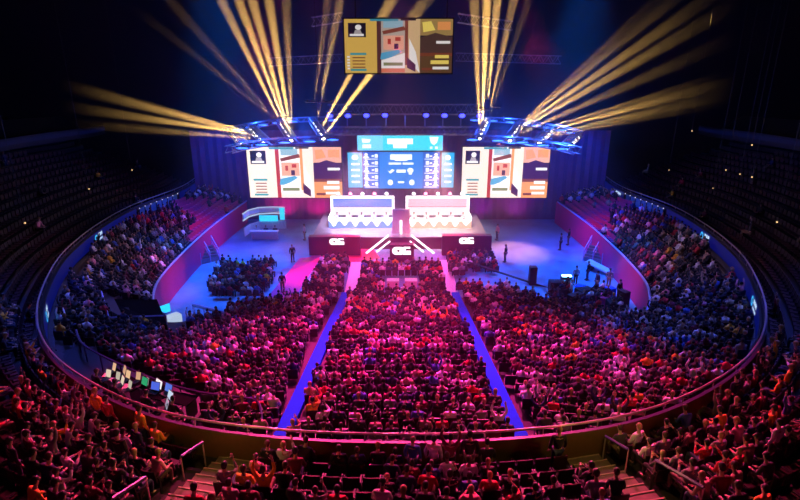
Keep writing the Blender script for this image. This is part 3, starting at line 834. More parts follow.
def figure(x, y, h): return [disc(x, y - h * .25, h * .16, h * .24, WT, 8), Q([(x - h * .3, y + h * .45), (x - h * .12, y), (x + h * .12, y), (x + h * .3, y + h * .45)], WT)]
it = [R(0, 0, 1, 1, C2), R(0, 0, .22, 1, (.0, .1, .5)), R(.78, 0, 1, 1, (.0, .1, .5))]
for i in range(5):
    y = .1 + .19 * i
    it += figure(.05, y, .14) + figure(.95, y, .14)
    it += [R(.03, y + .08, .2, y + .1, WT), R(.8, y + .08, .97, y + .1, WT), R(.12, y - .02, .15, y + .03, WT), R(.16, y - .04, .2, y + .05, WT), R(.82, y - .05, .86, y + .05, WT), R(.87, y - .01, .9, y + .03, WT)]
it += [R(.36, .06, .64, .2, WT), R(.42, .2, .58, .23, WT), R(.34, .28, .5, .33, WT), R(.52, .28, .66, .33, WT), Q([(.32, .48), (.35, .52), (.38, .46), (.42, .48), (.36, .58)], WT), R(.44, .47, .56, .55, WT), disc(.62, .49, .04, .07, WT), R(.6, .5, .64, .6, WT),
       disc(.36, .82, .035, .08, WT), R(.46, .79, .54, .84, WT), disc(.64, .82, .035, .08, WT)]
a, b = Py(363, 188.5, 62), Py(440, 152, 62)
screen('centre_screen', a, b.x - a.x, b.z - a.z, it, 'blue centre screen listing players above the team booths', k=1.5)
for u0, u1, yaw, lab in ((348.5, 362, -.35, 'narrow blue wing screen angled beside the centre screen, control desk side'), (441, 454.5, .35, 'narrow blue wing screen angled beside the centre screen, other side')):
    a, b = Py(u0, 187.5, 61.6), Py(u1, 152.5, 61.6)
    it = [R(0, 0, 1, 1, C3)] + [R(.25, .3 + .17 * i, .8, .35 + .17 * i, WT) for i in range(4)] + [disc(.5, .14, .22, .07, WT)]
    screen('wing_screen', a, (b.x - a.x), b.z - a.z, it, lab, k=1.5)
a, b = Py(357.5, 150.5, 61.5), Py(443, 134.5, 61.5)
it = [R(0, 0, 1, 1, (.02, .6, .75)), R(0, 0, .3, 1, (.15, .6, .85)), R(.35, .25, .65, .6, WT), R(.42, .6, .58, .85, WT), Q([(.84, .15), (.95, .15), (.93, .5), (.9, .65), (.89, .65), (.86, .5)], WT), R(.85, .75, .88, .9, WT), R(.91, .75, .94, .9, WT), Q([(.05, .25), (.16, .3), (.14, .5), (.06, .5)], WT), R(.06, .62, .16, .85, WT)]
screen('banner_screen', a, b.x - a.x, b.z - a.z, it, 'wide cyan banner screen topping the centre screen', k=1.5)
# curtain behind the stage
M_curt = mat('stage_curtain', (.14, .06, .16), .9, bump=.4, scale=2)
mb = MB()
X = -24.0
while X < 24:
    mb.quad((X, 63.5 + .12 * (int(X * 2) % 2), 0), (X + .5, 63.5 + .12 * (int(X * 2 + 1) % 2), 0), (X + .5, 63.5 + .12 * (int(X * 2 + 1) % 2), 10.5), (X, 63.5 + .12 * (int(X * 2) % 2), 10.5)); X += .5
tag(mb.build('wall_curtain', M_curt), kind='structure')

# ------------------------------------------------------------------ truss and lights
M_bl = glow('blue_truss_light', (.03, .12, 1), 5)
M_blw = glow('blue_wash_lens', (.025, .03, 1), 9)
M_wdot = glow('white_fixture_lens', (1, .9, .8), 10)
def truss(pts, w, h, name, label):
    """box truss: four chords and zigzag lacing along a polyline"""
    r = empty(name, pts[0], label, 'truss')
    mb = MB(); up = Vector((0, 0, 1))
    chords = []
    for sx, sz in ((-1, -1), (1, -1), (1, 1), (-1, 1)):
        L = []
        for i, p in enumerate(pts):
            d = (Vector(pts[min(i + 1, len(pts) - 1)]) - Vector(pts[max(i - 1, 0)])).normalized(); n = d.cross(up).normalized()
            L.append(Vector(p) + n * sx * w / 2 + up * sz * h / 2)
        chords.append(L); mb.tube(L, .05, 5)
    ch(mb, 'chord', M_steel, r)
    mb = MB()
    for a, b in ((0, 1), (1, 2), (2, 3), (3, 0)):
        A, B = chords[a], chords[b]
        for i in range(len(pts) - 1):
            n = max(1, int((A[i + 1] - A[i]).length / 1.0))
            for k in range(n):
                p, q = A[i].lerp(A[i + 1], k / n), A[i].lerp(A[i + 1], (k + 1) / n); m = B[i].lerp(B[i + 1], (k + .5) / n)
                mb.tube([p, m, q], .03, 4)
    ch(mb, 'lacing', M_steel, r); return r
a, b = Py(328, 106, 54), Py(480, 107, 54)
truss([(a.x, 54, 13.6), (b.x, 54, 13.6)], .9, .9, 'lighting_truss', 'upper straight lighting truss over the stage centre')
truss([(a.x, 54, 11.6), (b.x, 54, 11.6)], .9, .7, 'lighting_truss', 'lower straight lighting truss just above the banner screen')
for k, u in enumerate((328, 347, 366, 386, 405, 425, 443, 461, 480)):
    x = Py(u, 120, 54).x; mb = MB(); mb.tube([(x, 54.2, 11.9), (x, 54.2, 13.2)], .06, 5); tag(mb.build('hanging_pipe', M_steel), 'steel drop pipe joining both centre trusses, %s from the control desk side' % ordn(k + 1), 'pipe', 'drop pipes in the centre truss')
zt = 11.5
def arc(px): return [Pz(u, v, zt) for u, v in px]
front = {-1: [(333, 138), (306, 140), (280, 141), (262, 143), (244, 146), (228, 150)], 1: [(472, 138), (500, 139), (526, 141), (545, 144), (562, 147), (578, 151)]}
back = {-1: [(333, 119), (306, 119.5), (282, 121), (262, 124), (245, 127), (225, 131)], 1: [(474, 119), (500, 120), (524, 122), (545, 126), (563, 129), (580, 134)]}
for s, nm in ((-1, 'control desk side'), (1, 'side opposite the control desk')):
    truss(arc(front[s]), .6, .5, 'lighting_truss', 'curved front lighting truss on the ' + nm)
    truss(arc(back[s]), .6, .5, 'lighting_truss', 'curved rear lighting truss on the ' + nm)
diag = {-1: [((279, 121), (293, 140), 'steeper'), ((312, 120), (325, 138), 'inner'), ((250, 126), (266, 142), 'middle'), ((232, 131), (245, 146), 'outer')],
        1: [((488, 119), (478, 138), 'inner'), ((521, 122), (508, 140), 'steeper'), ((552, 128), (537, 142), 'middle'), ((578, 134), (565, 147), 'outer')]}
def lamp_box(p, m, label, grp, size=.22, aim=None):
    r = empty('stage_light', p, label, 'stage light', grp)
    mb = MB(); mb.box((0, .1, .05), (size * 1.6, size, size * 1.3)); mb.build('housing', M_black, r)
    mb = MB(); mb.ball((0, -.05, 0), (size * .8, size * .35, size * .5)); mb.build('lens', m, r, smooth=True)
    mb = MB(); mb.box((0, .1, size * .95), (size * 1.9, .05, .05)); mb.build('bracket', M_steel, r)
    return r
for s in (-1, 1):
    nm = 'control desk side' if s < 0 else 'opposite side'
    for (p0, p1, w) in diag[s]:
        A, B = Pz(*p0, zt), Pz(*p1, zt)
        truss([A, B], .7, .5, 'lighting_truss', 'diagonal lighting truss linking the curved ones, %s, %s' % (nm, w))
        for k in range(5):
            lamp_box(A.lerp(B, .15 + .2 * k) + Vector((0, -.5, -.1)), M_wdot, 'moving head light, %s along the %s diagonal truss, %s' % (ordn(k + 1), w, nm), 'moving heads on the diagonal trusses', .2)
    for pts, w in ((front[s], 'front'), (back[s], 'rear')):
        P = resample(arc(pts), 2.1)
        for k, p in enumerate(P[:-1]):
            r = lamp_box(p + Vector((0, -.4, -.1)), M_bl, 'blue strip light, %s along the curved %s truss, %s' % (ordn(k + 1), w, nm), 'blue strips on the curved trusses', .2)
            r.scale = (3.2, 1, .75)
for k, u in enumerate((330, 348, 366.5, 385, 426, 444.5, 462, 479.5)):
    p = Py(u, 115 + abs(u - 404) * .012, 53.4); lamp_box(p, M_blw, 'bright blue wash light, %s along the upper centre truss' % ordn(k + 1), 'wash lights on the centre truss', .42)
# cable hoops in front of the beams
for u, v, lab in ((487, 108, 'dark hoop with motor hanging before the golden beams, opposite side'), (319, 101, 'dark hoop with motor hanging before the golden beams, control desk side')):
    c = Py(u, v, 50); r = empty('hoist_motor', c, lab, 'hoist')
    mb = MB(); mb.tube([(1.2 * math.cos(q), 1.2 * math.sin(q), 0) for q in [2 * PI * i / 20 for i in range(21)]], .07, 5, cap=False); mb.build('hoop', M_black, r)
    mb = MB(); mb.box((0, 0, .35), (.5, .4, .8)); mb.box((0, 0, -.5), (.35, .35, .5)); mb.build('motor', M_black, r)
    mb = MB(); mb.tube([(0, 0, .7), (0, 0, 29.8 - c.z)], .04, 4); mb.build('chain', M_black, r)
# ceiling catwalks
M_cat = mat('catwalk_grey', (.3, .3, .3), .5)
for n, (p, q, Y, lab) in enumerate((((312, 22), (343, 17), 58, 'control desk side'), ((458, 18), (512, 26), 58, 'opposite side'), ((270, 62), (342, 58), 62, 'lower, control desk side'), ((456, 57), (560, 60), 62, 'lower, opposite side'))):
    A, B = Py(*p, Y), Py(*q, Y); r = truss([A, B], .8, .8, 'catwalk', 'grey catwalk truss in the dark roof, ' + lab)

# ------------------------------------------------------------------ things on the floor
M_cyan = glow('cyan_screen', (.02, .5, .8), 1.5); M_boothw = glow('white_booth_light', (.6, .75, 1), .7)
bd = Pz(266, 238, 0); BY = bd.y
r = empty('broadcast_desk', bd, 'white curved broadcast booth with cyan screens beside the stage', 'booth')
mb = MB()
for k in range(6):
    a = PI * (.25 + .5 * k / 5); b_ = PI * (.25 + .5 * (k + 1) / 5)
pts = [(-1.9, -1.2), (-1.7, .4), (-.9, 1.5), (.6, 1.8), (1.9, 1.6)]
for (x0, y0), (x1, y1) in zip(pts, pts[1:]):
    d = Vector((x1 - x0, y1 - y0, 0)); L = d.length; an = math.atan2(d.y, d.x)
    mb.box(((x0 + x1) / 2, (y0 + y1) / 2, 2.7), (L, .12, .5), Rz(an)); mb.box(((x0 + x1) / 2, (y0 + y1) / 2, 1.0), (L, .1, .9), Rz(an))
mb.build('wall_panel', M_white, r)
mb = MB()
for (x0, y0), (x1, y1) in zip(pts, pts[1:]):
    d = Vector((x1 - x0, y1 - y0, 0)); an = math.atan2(d.y, d.x); mb.box(((x0 + x1) / 2, (y0 + y1) / 2 - .1, 2.3), (d.length, .1, .14), Rz(an)); mb.box(((x0 + x1) / 2, (y0 + y1) / 2 - .1, 3.0), (d.length, .1, .1), Rz(an))
mb.build('light_strip', M_boothw, r)
mb = MB(); mb.box((.1, 1.4, 1.8), (2.0, .1, .65)); mb.build('screen', M_cyan, r)
mb = MB(); mb.box((1.6, 1.4, 2.3), (.5, .1, 1.3)); mb.build('side_screen', M_cyan, r)
mb = MB(); mb.box((0, -.6, .95), (3.0, .6, .1)); mb.box((0, -.4, .45), (2.8, .1, .9)); mb.build('table', M_white, r)
for k in range(3):
    put_person('sitting', bd + Vector((-1 + k * 1.0, .2, 0)), PI, ('white', 'navy', 'black')[k], 'caster at the broadcast booth, %s seat from its open end' % ordn(3 - k), 'casters at the booth')
def stander(u, v, c, lab, rz=0., kind='standing'):
    return put_person(kind, Pz(u, v, 0), rz, c, lab, None)
stander(293, 262, 'black', 'person in black standing by the magenta runner, nearer the stage', .4)
stander(283, 292, 'black', 'person in black standing on the magenta runner edge', .2)
stander(305, 240, 'white', 'person in white standing beside the plinth of the blue lit booth', 2)
stander(497, 240, 'pink', 'person in pink standing beside the plinth of the orange lit booth', 2)
stander(560, 250, 'navy', 'technician in navy standing on the dark floor near the rail steps', 1)
stander(568, 245, 'black', 'technician in black standing farther back near the rail steps', 1)
stander(505, 262, 'black', 'technician in black standing near the jib arm counterweight', 1)
for k, (u, v) in enumerate(((575, 285), (587, 280), (596, 291), (608, 288), (618, 300), (570, 300))):
    stander(u, v, ('white', 'black', 'navy', 'grey', 'black', 'white')[k], 'crew member in %s among the equipment by the magenta wall, %s from the stage' % (('white', 'black', 'navy', 'grey', 'black', 'white')[k], ordn(k + 1)), k * .9)
# speaker on the floor
def crate(u, v, w, d, h, m, name, label, cat, rz=0):
    p = Pz(u, v, 0); r = empty(name, p, label, cat, rz=rz)
    mb = MB(); mb.box((0, 0, h / 2), (w, d, h)); mb.build('body', m, r, bevel=.03)
    mb = MB(); mb.box((0, -d / 2 - .012, h / 2), (w * .8, .02, h * .8)); mb.build('front_grille', M_black, r)
    mb = MB(); mb.tube([(-w * .2, 0, h), (-w * .2, 0, h + .08), (w * .2, 0, h + .08), (w * .2, 0, h)], .02, 5); mb.build('handle', M_steel, r)
    return r
crate(532, 284, .6, .6, 1.6, M_black, 'loudspeaker', 'tall black loudspeaker standing alone on the blue floor', 'loudspeaker')
crate(556, 291, 1.2, .8, .9, M_black, 'flight_case', 'black flight case on the blue floor by the jib arm', 'case')
crate(583, 300, 1.3, .8, 1.0, M_black, 'flight_case', 'black flight case near the white ramp', 'case', .4)
crate(602, 305, 1.0, .8, .8, M_seatred, 'flight_case', 'dark red flight case close to the magenta wall', 'case', .8)
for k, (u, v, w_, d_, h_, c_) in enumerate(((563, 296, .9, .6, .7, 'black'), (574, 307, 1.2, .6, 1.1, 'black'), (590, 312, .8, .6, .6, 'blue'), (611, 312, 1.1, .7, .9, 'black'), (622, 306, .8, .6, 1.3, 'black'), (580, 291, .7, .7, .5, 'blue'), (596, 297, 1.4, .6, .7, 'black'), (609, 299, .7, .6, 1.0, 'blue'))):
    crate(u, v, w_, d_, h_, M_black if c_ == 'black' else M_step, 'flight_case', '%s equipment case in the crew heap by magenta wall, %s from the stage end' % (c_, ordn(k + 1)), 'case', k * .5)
# jib arm
A, B = Pz(497, 273, 1.6), Pz(640, 322, 1.9)
A, B = Py(468, 262, 46.0), Py(590, 302, 41)
r = empty('camera_jib', Pz(572, 300, 0), 'long dark camera jib arm reaching across the blue floor', 'camera crane')
mb = MB(); mb.tube([A, B], .1, 6); ch(mb, 'boom', M_black, r)
mb = MB(); mb.box(A + Vector((0, 0, -.25)), (.35, .5, .35)); ch(mb, 'camera_head', M_black, r)
piv = A.lerp(B, .85); mb = MB()
for k in range(3): mb.tube([piv, (piv.x + .7 * math.cos(k * 2.1), piv.y + .7 * math.sin(k * 2.1), 0)], .05, 5)
ch(mb, 'tripod', M_black, r)
mb = MB(); mb.box(B, (.5, .4, .5)); ch(mb, 'counterweight', M_steel, r)
# white ramp, rail steps
def railsteps(u, v, s, label):
    p = Pz(u, v, 0); r = empty('rail_steps', p, label, 'steps', rz=.7 * s)
    mb = MB()
    for k in range(5): mb.box((0, .3 * k, .2 + .2 * k), (1.8, .3, .4 + .4 * k * 0 + .0)); mb.box((0, .3 * k, .1 + .2 * k - .1), (1.8, .3, .2))
    mb.build('tread_block', M_steel, r)
    for x in (-.9, 0, .9):
        mb = MB(); mb.tube([(x, -.2, 0), (x, -.2, 1.1), (x, 1.4, 2.1), (x, 1.4, 1.0)], .05, 5); mb.tube([(x, -.2, .6), (x, 1.4, 1.6)], .035, 5); mb.build('handrail', M_cap, r)
railsteps(593, 262, -1, 'steps with pale rails up to the magenta wall opposite the control desk')
railsteps(210, 262, 1, 'steps with pale rails up to the magenta wall on the control desk side')
p = Pz(600, 272, 0); r = tag(bpy.data.objects.new('loading_ramp', None), 'pale sloping ramp beside the rail steps', 'ramp'); COL.objects.link(r); r.location = p; r.rotation_euler = (0, 0, -.75)
mb = MB(); mb.box((0, 0, .45), (2.6, 1.0, .1), Matrix.Rotation(.25, 3, 'Y')); mb.build('deck', M_white, r)
mb = MB(); mb.box((-.8, 0, .2), (.1, .9, .5)); mb.box((.8, 0, .1), (.1, .9, .2)); mb.build('trestle', M_black, r)
M_hot = glow('cyan_uplight', (.3, .8, 1), 8)
p = Pz(566, 279, 0); r = empty('floor_light', p, 'bright cyan floor light glaring near the crew', 'light')
mb = MB(); mb.box((0, 0, .15), (.9, .4, .3)); mb.build('housing', M_black, r)
mb = MB(); mb.box((0, -.1, .34), (.8, .35, .08)); mb.build('lens', M_hot, r)
# white tables at the rear of the centre floor block
for k, u in enumerate((393, 411)):
    p = Pz(u, 293, 0); r = empty('camera_desk', p, 'white square camera desk behind the centre floor block, %s' % ('on control desk side' if k == 0 else 'away from control desk'), 'desk')
    mb = MB(); mb.box((0, 0, 1.15), (1.0, .7, .06)); mb.build('top', M_white, r)
    mb = MB(); mb.box((0, -.33, .6), (.95, .04, 1.1)); mb.build('front_panel', M_white, r)
    for x in (-.45, .45):
        mb = MB(); mb.tube([(x, .3, 0), (x, .3, 1.1)], .03, 5); mb.build('leg', M_steel, r)
# floor rail between the floor blocks and the raked stand
mb = MB()
for u0, u1 in ((361, 441),):
    A, B = Pz(u0, 296.5, .9), Pz(u1, 296.5, .9); mb.tube([A, B], .05, 5)
    for k in range(6):
        q = A.lerp(B, k / 5); mb.tube([q, (q.x, q.y, 0)], .035, 5)
tag(mb.build('crowd_barrier', M_rail), 'low rail closing off the centre floor block', 'barrier')
A, B = Pz(193, 305, .8), Pz(226, 313, .8); mb = MB(); mb.tube([A, B], .12, 6)
for k in range(4): q = A.lerp(B, k / 3); mb.tube([q, (q.x, q.y, 0)], .04, 5)
tag(mb.build('crowd_barrier', M_cap), 'pale padded barrier before the dark blue floor block', 'barrier')
# kiosk at the corner of the magenta wall
p = Pz(172, 330, 0); r = empty('kiosk', p, 'small white kiosk with blue screen at the wall corner', 'kiosk', rz=.9)
mb = MB(); mb.box((0, 0, .55), (1.4, .7, 1.1)); mb.build('counter', M_boothw, r, bevel=.05)
mb = MB(); mb.box((-.2, .3, 1.6), (.9, .06, .6)); mb.build('screen', M_cyan, r)
mb = MB(); mb.tube([(-.9, -.9, .05), (-.2, -1.1, .05), (.7, -.9, .05), (1.4, -.3, .05)], .1, 6); mb.build('light_strip', M_boothw, r)
# black sheet standing for the shade in the gangway opening by the kiosk
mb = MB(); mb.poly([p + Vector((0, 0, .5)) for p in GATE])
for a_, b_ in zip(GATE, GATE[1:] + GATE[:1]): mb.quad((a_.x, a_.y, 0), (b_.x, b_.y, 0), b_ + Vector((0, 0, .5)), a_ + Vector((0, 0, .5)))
o = mb.build('gangway_shade', mat('shade_and_desk_black', (.004, .004, .005), .95, spec=.05)); tag(o, 'black sheet standing for the dark gangway opening by the kiosk', 'gangway')
mb = MB(); g = [p + Vector((0, 0, 1.1)) for p in GATE]
mb.tube([g[0], g[3], g[2]], .05, 5)
for q in (g[0], g[3], g[2], (g[2] + g[3]) / 2): mb.tube([q, q - Vector((0, 0, .65))], .03, 5)
tag(mb.build('gangway_rail', M_cap), 'pale rail edging the black gangway sheet', 'rail')
# ------------------------------------------------------------------ control platform
CZ = 4.4
plat = [Pz(u, v, CZ) for u, v in ((62, 352), (80, 346), (120, 366), (200, 397), (206, 428), (150, 424), (100, 400), (70, 380))]
mb = MB(); mb.poly(plat)
for a_, b_ in zip(plat, plat[1:] + plat[:1]): mb.quad((a_.x, a_.y, 1), (b_.x, b_.y, 1), b_, a_)
tag(mb.build('floor_platform', M_black), kind='structure')
mb = MB(); L = catmull([Pz(u, v, CZ + .9) for u, v in ((76, 330), (84, 345), (120, 364), (160, 381), (200, 392), (240, 397), (258, 402), (262, 422))], 6); mb.tube(L, .05, 5)
for q in L[::3]: mb.tube([q, q - Vector((0, 0, .9))], .03, 5)
tag(mb.build('platform_rail', M_purple), 'curved purple rail round the control desk platform', 'rail')
def desk(u, v, w, rz, label):
    p = Pz(u, v, CZ); r = empty('control_desk', p, label, 'desk', rz=rz)
    mb = MB(); mb.box((0, 0, .74), (w, .7, .05)); mb.build('top', MATS['shade_and_desk_black'], r)
    for x in (-w / 2 + .1, w / 2 - .1):
        mb = MB(); mb.box((x, 0, .36), (.06, .6, .72)); mb.build('leg', M_steel, r)
    return p, r
def screen_on(p, rz, x, y, col, k, label, w=.5, laptop=True):
    q = p + Rz(rz) @ Vector((x, y, .77)); r = empty('laptop' if laptop else 'monitor', q, label, 'laptop' if laptop else 'monitor', rz=rz)
    mb = MB(); mb.box((0, -.14, .012), (w, .3, .024)); mb.build('keyboard' if laptop else 'foot', M_black, r)
    mb = MB(); mb.box((0, .04, .2), (w, .02, .36), Matrix.Rotation(-.35, 3, 'X')); mb.build('lid' if laptop else 'casing', M_black, r)
    mb = MB(); mb.box((0, .025, .2), (w * .94, .012, .32), Matrix.Rotation(-.35, 3, 'X')); mb.build('screen', gm(col, k), r)
d1, _ = desk(126, 395, 2.2, -.6, 'cluttered control desk with warm lit papers and screens')
d2, _ = desk(172, 412, 2.2, -.3, 'control desk with blue and white screens at the platform end')
d3, _ = desk(155, 402, 1.2, -.5, 'small control desk between the two longer ones')
wm = [(1, .62, .35), (.9, .75, .55), (.8, .45, .25), (.6, .55, .42)]
for k in range(8): screen_on(d1, -.6 + .3 * math.sin(k * 2.3), -.95 + .27 * k, .16 - .28 * (k % 2), wm[k % 4], .8, 'warm glowing screen, %s along the cluttered control desk' % ordn(k + 1), .24 + .05 * (k % 3), k % 2 == 0)
screen_on(d1, -.6, 1.2, .25, (.03, .5, .2), .7, 'green glowing screen at the end of the cluttered control desk', .4, False)
screen_on(d3, -.4, -.3, -.05, (.55, .5, .5), .7, 'grey glowing screen on the small control desk', .32, False)
screen_on(d3, -.7, .35, .1, (1, 1, 1), 1.0, 'bright white screen on the small control desk', .5, False)
for k, c in enumerate(((.08, .15, .8), (.1, .2, .8), (.6, .75, .9), (.4, .4, .5))): screen_on(d2, -.3 - .25 * k, -.8 + .55 * k, .15 - .12 * k * (k > 1), c, .9, '%s screen, %s along the platform end desk' % (('deep blue', 'blue', 'white', 'pale')[k], ordn(k + 1)), .42, k % 2 == 0)
for k in range(9):
    q = d1 + Rz(-.6) @ Vector((-.95 + .23 * k, -.22 - .04 * (k % 3), .775)); mb = MB(); mb.box((0, 0, .004), (.21, .29, .008)); o = mb.build('paper_sheet', mat('cream_paper', (.8, .65, .45), .7)); o.location = q; o.rotation_euler = (0, 0, k * .7)
    tag(o, 'cream paper sheet, %s along the cluttered control desk' % ordn(k + 1), 'paper', 'papers on the control desk')
for k, (d, rz, x) in enumerate(((d1, -.6, -.8), (d1, -.6, .6), (d2, -.35, -.5), (d2, -.35, .8))):
    q = d + Rz(rz) @ Vector((x, -.85, 0)); put_person('leaning', q, rz, 'black', 'operator in black at the %s control desk, %s' % ('cluttered' if k < 2 else 'blue lit', ('nearer its outer end', 'nearer its inner end')[k % 2]), 'operators')
# small lamps in the dark upper decks
M_spark = glow('amber_exit_lamp', (1, .6, .25), 1.2)
for k, (u, v) in enumerate(((132, 170), (89, 189), (25, 223), (669, 170), (713, 188), (740, 174), (777, 222), (692, 131), (752, 145), (726, 170), (752, 177))):
    i = ring_at_pixel(min(max(u, 45), 757), min(v + 45, 300)); x, y, w = ray(u, v)
    Yk = RING[i].y; q = Vector((x / y * Yk, Yk, HC + w / y * Yk)); d = (q - Vector((0, 0, HC))); q = Vector((0, 0, HC)) + d * 1.0
    r = empty('exit_lamp', q, 'tiny amber lamp glinting in the dark upper deck, %s' % ['highest on control desk side', 'middle on control desk side', 'lowest on control desk side', 'next to the stage on far side', 'second from stage on far side', 'orange pair member on far side', 'lowest on far side', 'beside the outer beam', 'outermost near the beam tips', 'inner of the orange pair', 'outer of the orange pair'][k], 'lamp')
    mb = MB(); mb.ball((0, 0, 0), .055); mb.build('bulb', M_spark, r, smooth=True)
    mb = MB(); mb.tube([(0, 0, .05), (0, 0, 29.9 - q.z)], .012, 4); mb.build('cord', M_black, r)
#LIGHTS
# ------------------------------------------------------------------ light
def spot(loc, tgt, col, energy, ang, blend=.5, rad=.15, name='spot'):
    l = bpy.data.lights.new(name, 'SPOT'); l.color = col; l.energy = energy; l.spot_size = math.radians(ang); l.spot_blend = blend; l.shadow_soft_size = rad
    o = bpy.data.objects.new(name, l); COL.objects.link(o); o.location = loc
    o.rotation_euler = (Vector(tgt) - Vector(loc)).to_track_quat('-Z', 'Y').to_euler(); return o
MG, BU, RDL = (1, .015, .3), (.0, .15, 1), (1, .045, .2)
spot((0, 32, 28), (0, 28, 0), MG, 34000, 44, 1, .6, 'crowd_wash')
for x in (-5, 5): spot((x, 41, 28.5), (x * .8, 26, 3), (1, .03, .38), 150000, 42, 1, .3, 'crowd_wash')
spot((0, 24, 29), (0, 41, 0), (1, .05, .34), 62000, 36, 1, .5, 'crowd_wash')
spot((0, 44, 28), (0, 43, 0), (1, .16, .4), 15000, 30, 1, .5, 'floor_wash')
for s in (-1, 1):
    spot((s * 14, 45, 28), (s * 14, 45, 0), BU, 80000, 40, .9, .4, 'blue_floor_wash')
    spot((s * 19, 32, 29), (s * 18, 27, 2), (.08, .12, 1), 30000, 50, 1, .5, 'stand_wash')
    spot((s * 12, 40, 28), (s * 21.5, 38, 3), (.8, .42, .8), 7000, 40, 1, .5, 'stand_wash')
    spot((s * 9, 41, 19.5), (s * 10, 8, 6.5), RDL, 90000, 46, 1, .4, 'near_stand_wash')
    spot((s * 8, 46, 25), (s * 20.5, 50, 2), (1, .03, .25), 9000, 24, .9, .4, 'seat_wash')
    spot((s * 6, 41, 18), (s * 18.5, 41, 1.8), (1, .02, .45), 12000, 20, .8, .4, 'wall_wash')
    spot((s * 2, 50, 9.5), (s * 18.5, 52, 1.0), (1, .02, .4), 4500, 26, .8, .4, 'wall_wash')
    spot((s * 10, 57, 11), (s * 11.5, 52, 0), (1, .2, .14), 3500 if s < 0 else 26000, 34, .9, .3, 'floor_warm')
    spot((s * 4, 52, 10.5), (s * 4, 56.5, 1.5), (.7, .55, 1) if s < 0 else (1, .55, .42), 26000, 66, 1, .4, 'stage_wash')
    spot((s * 4, 54, 10.5), (s * 4, 50, 0), (1, .06, .25), 22000, 56, 1, .4, 'apron_wash')
    spot((s * 19, 58.5, 12), (s * 21.5, 63.5, 5), (0, .06, 1), 2200, 90, 1, .3, 'curtain_blue')
    for x in (9.5, 13.5): spot((s * x, 61.6, .5), (s * (x + .3), 63.5, 2.6), (1, .01, .28) if s < 0 else (.45, .02, .5), 900 if s < 0 else 500, 110, 1, .2, 'curtain_uplight')
spot((-12, 46, 27), (-8.3, 45.5, 0), (1, .01, .3), 52000, 15, 1, .3, 'runner_wash')
spot((0, 41, 19.5), (0, 9, 7), RDL, 70000, 40, 1, .4, 'near_stand_wash')
spot((0, 38, 28.5), (0, 53.4, 1.2), (1, .3, .55), 30000, 12, .6, .3, 'stage_front_wash')
for i0 in (STL, STR):
    p = off(i0, 1.6, 1.4); l = bpy.data.lights.new('stair_light', 'POINT'); l.color = (1, .6, .15); l.energy = 50; l.shadow_soft_size = .1
    o = bpy.data.objects.new('stair_light', l); COL.objects.link(o); o.location = p
# blue washes into the haze
for u in (339, 376, 435, 471):
    p = Py(u, 115, 53.0); spot(p, (p.x * 1.6, 48, 0), (.01, .05, 1), 4500, 60, 1, .3, 'blue_wash')
for s in (-1, 1):
    for x in (13, 19): spot((s * x, 56, 11), (s * (x + 3), 52, 0), (.0, .05, 1), 6500, 80, 1, .3, 'blue_wash')
    for (u, v) in front[s][1:5:2] + back[s][1:5:2]:
        p = Pz(u, v, zt) + Vector((0, -1.2, .8)); l = bpy.data.lights.new('strip_glow', 'POINT'); l.color = (.02, .1, 1); l.energy = 900; l.shadow_soft_size = .3
        o = bpy.data.objects.new('strip_glow', l); COL.objects.link(o); o.location = p
# golden beams
GOLD = (1, .56, .13)
BE = 3.4e6
def beams(base, ends, ang=5.0):
    for b_, e_, k in ends_iter(base, ends):
        A = Pz(*b_, zt) + Vector((0, -.6, .25)); T = Py(*e_, A.y - 1.5)
        spot(A, T, GOLD, BE * k, ang, .8, .08, 'golden_beam')
def ends_iter(base, ends):
    for j, (u, v, k) in enumerate(ends):
        yield base[j % len(base)] if len(base) == len(ends) else base[min(len(base) - 1, j * len(base) // len(ends))], (u, v), k
beams([(250, 133), (254, 136), (258, 138), (262, 141)], [(138, 103, .7), (150, 119, 1.3), (160, 111, .9), (150, 130, .6)])
beams([(279, 123), (281, 126), (285, 130), (289, 134), (291, 137), (293, 139), (294, 140)], [(203, 62, 1.0), (214, 50, .7), (227, 12, 1.0), (240, 4, 1.0), (253, 3, .9), (269, 2, 1.1), (286, 2, .9)])
beams([(313, 122), (317, 127), (321, 132), (325, 138)], [(324, 30, .6), (334, 32, .5), (352, 72, .6), (372, 72, .8)])
beams([(479, 138), (481, 134), (484, 128), (486, 124), (488, 120)], [(476, 40, .5), (487, 2, 1.1), (497, 2, 1.0), (512, 8, .9), (526, 8, .7)])
beams([(520, 124), (517, 128), (514, 132), (511, 136), (508, 140)], [(606, 46, 1.0), (622, 42, .9), (642, 44, 1.0), (640, 60, .9), (640, 80, .4)])
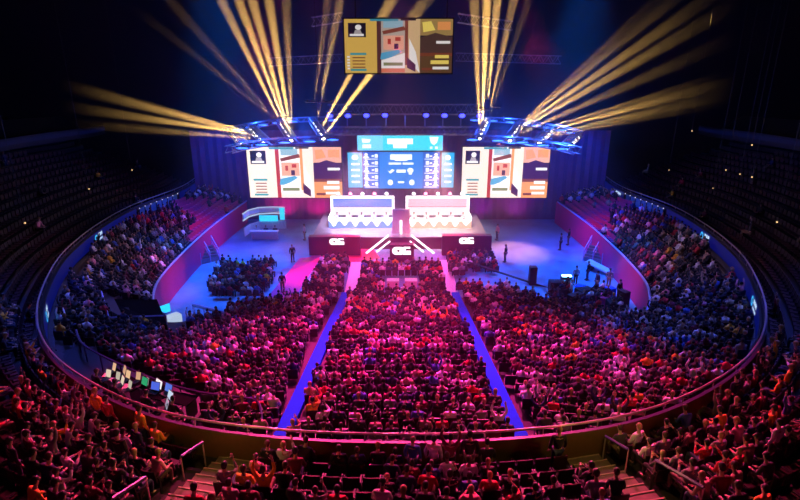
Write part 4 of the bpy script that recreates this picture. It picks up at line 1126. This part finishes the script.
beams([(550, 128), (545, 133), (541, 138), (537, 141)], [(628, 104, .8), (676, 97, 1.5), (690, 103, 1.2), (655, 116, .7)])
# haze hanging round the truss
hz = MB(); hz.ball((0, 0, 0), 1, 32, 24); m = bpy.data.materials.new('stage_haze'); m.use_nodes = True; nt = m.node_tree; nt.nodes.clear()
out = nt.nodes.new('ShaderNodeOutputMaterial'); vs = nt.nodes.new('ShaderNodeVolumeScatter'); tc = nt.nodes.new('ShaderNodeTexCoord'); gr = nt.nodes.new('ShaderNodeTexGradient'); gr.gradient_type = 'QUADRATIC_SPHERE'
mr = nt.nodes.new('ShaderNodeMapRange'); mr.inputs['From Max'].default_value = .6; mr.inputs['To Max'].default_value = .016
nt.links.new(tc.outputs['Object'], gr.inputs['Vector']); nt.links.new(gr.outputs['Fac'], mr.inputs['Value']); nt.links.new(mr.outputs['Result'], vs.inputs['Density']); nt.links.new(vs.outputs['Volume'], out.inputs['Volume'])
vs.inputs['Anisotropy'].default_value = 0
o = hz.build('haze', m); o.location = (0, 52, 13); o.scale = (30, 15.5, 30); tag(o, 'thin haze hanging round the stage lights', 'haze', kind='stuff')
m2 = m.copy(); m2.name = 'crowd_haze'
for n in m2.node_tree.nodes:
    if n.type == 'MAP_RANGE': n.inputs['To Max'].default_value = .0045
o2 = bpy.data.objects.new('haze', hz.mesh('haze', m2)); COL.objects.link(o2); o2.location = (0, 34, 5); o2.scale = (17, 19, 12); tag(o2, 'faint haze hanging over the magenta lit centre crowd', 'haze', kind='stuff')

w = bpy.data.worlds.new('World'); S.world = w; w.use_nodes = True
w.node_tree.nodes['Background'].inputs[0].default_value = (.004, .004, .008, 1); w.node_tree.nodes['Background'].inputs[1].default_value = .3
for o_ in S.objects:
    if len(str(o_.get('label') or '').split()) > 16: print('LONG', o_.name, o_['label'])
S.cycles.use_adaptive_sampling = False
S.view_settings.view_transform = 'Standard'; S.view_settings.look = 'None'; S.view_settings.exposure = 0; S.view_settings.gamma = 1
S.view_settings.use_curve_mapping = False
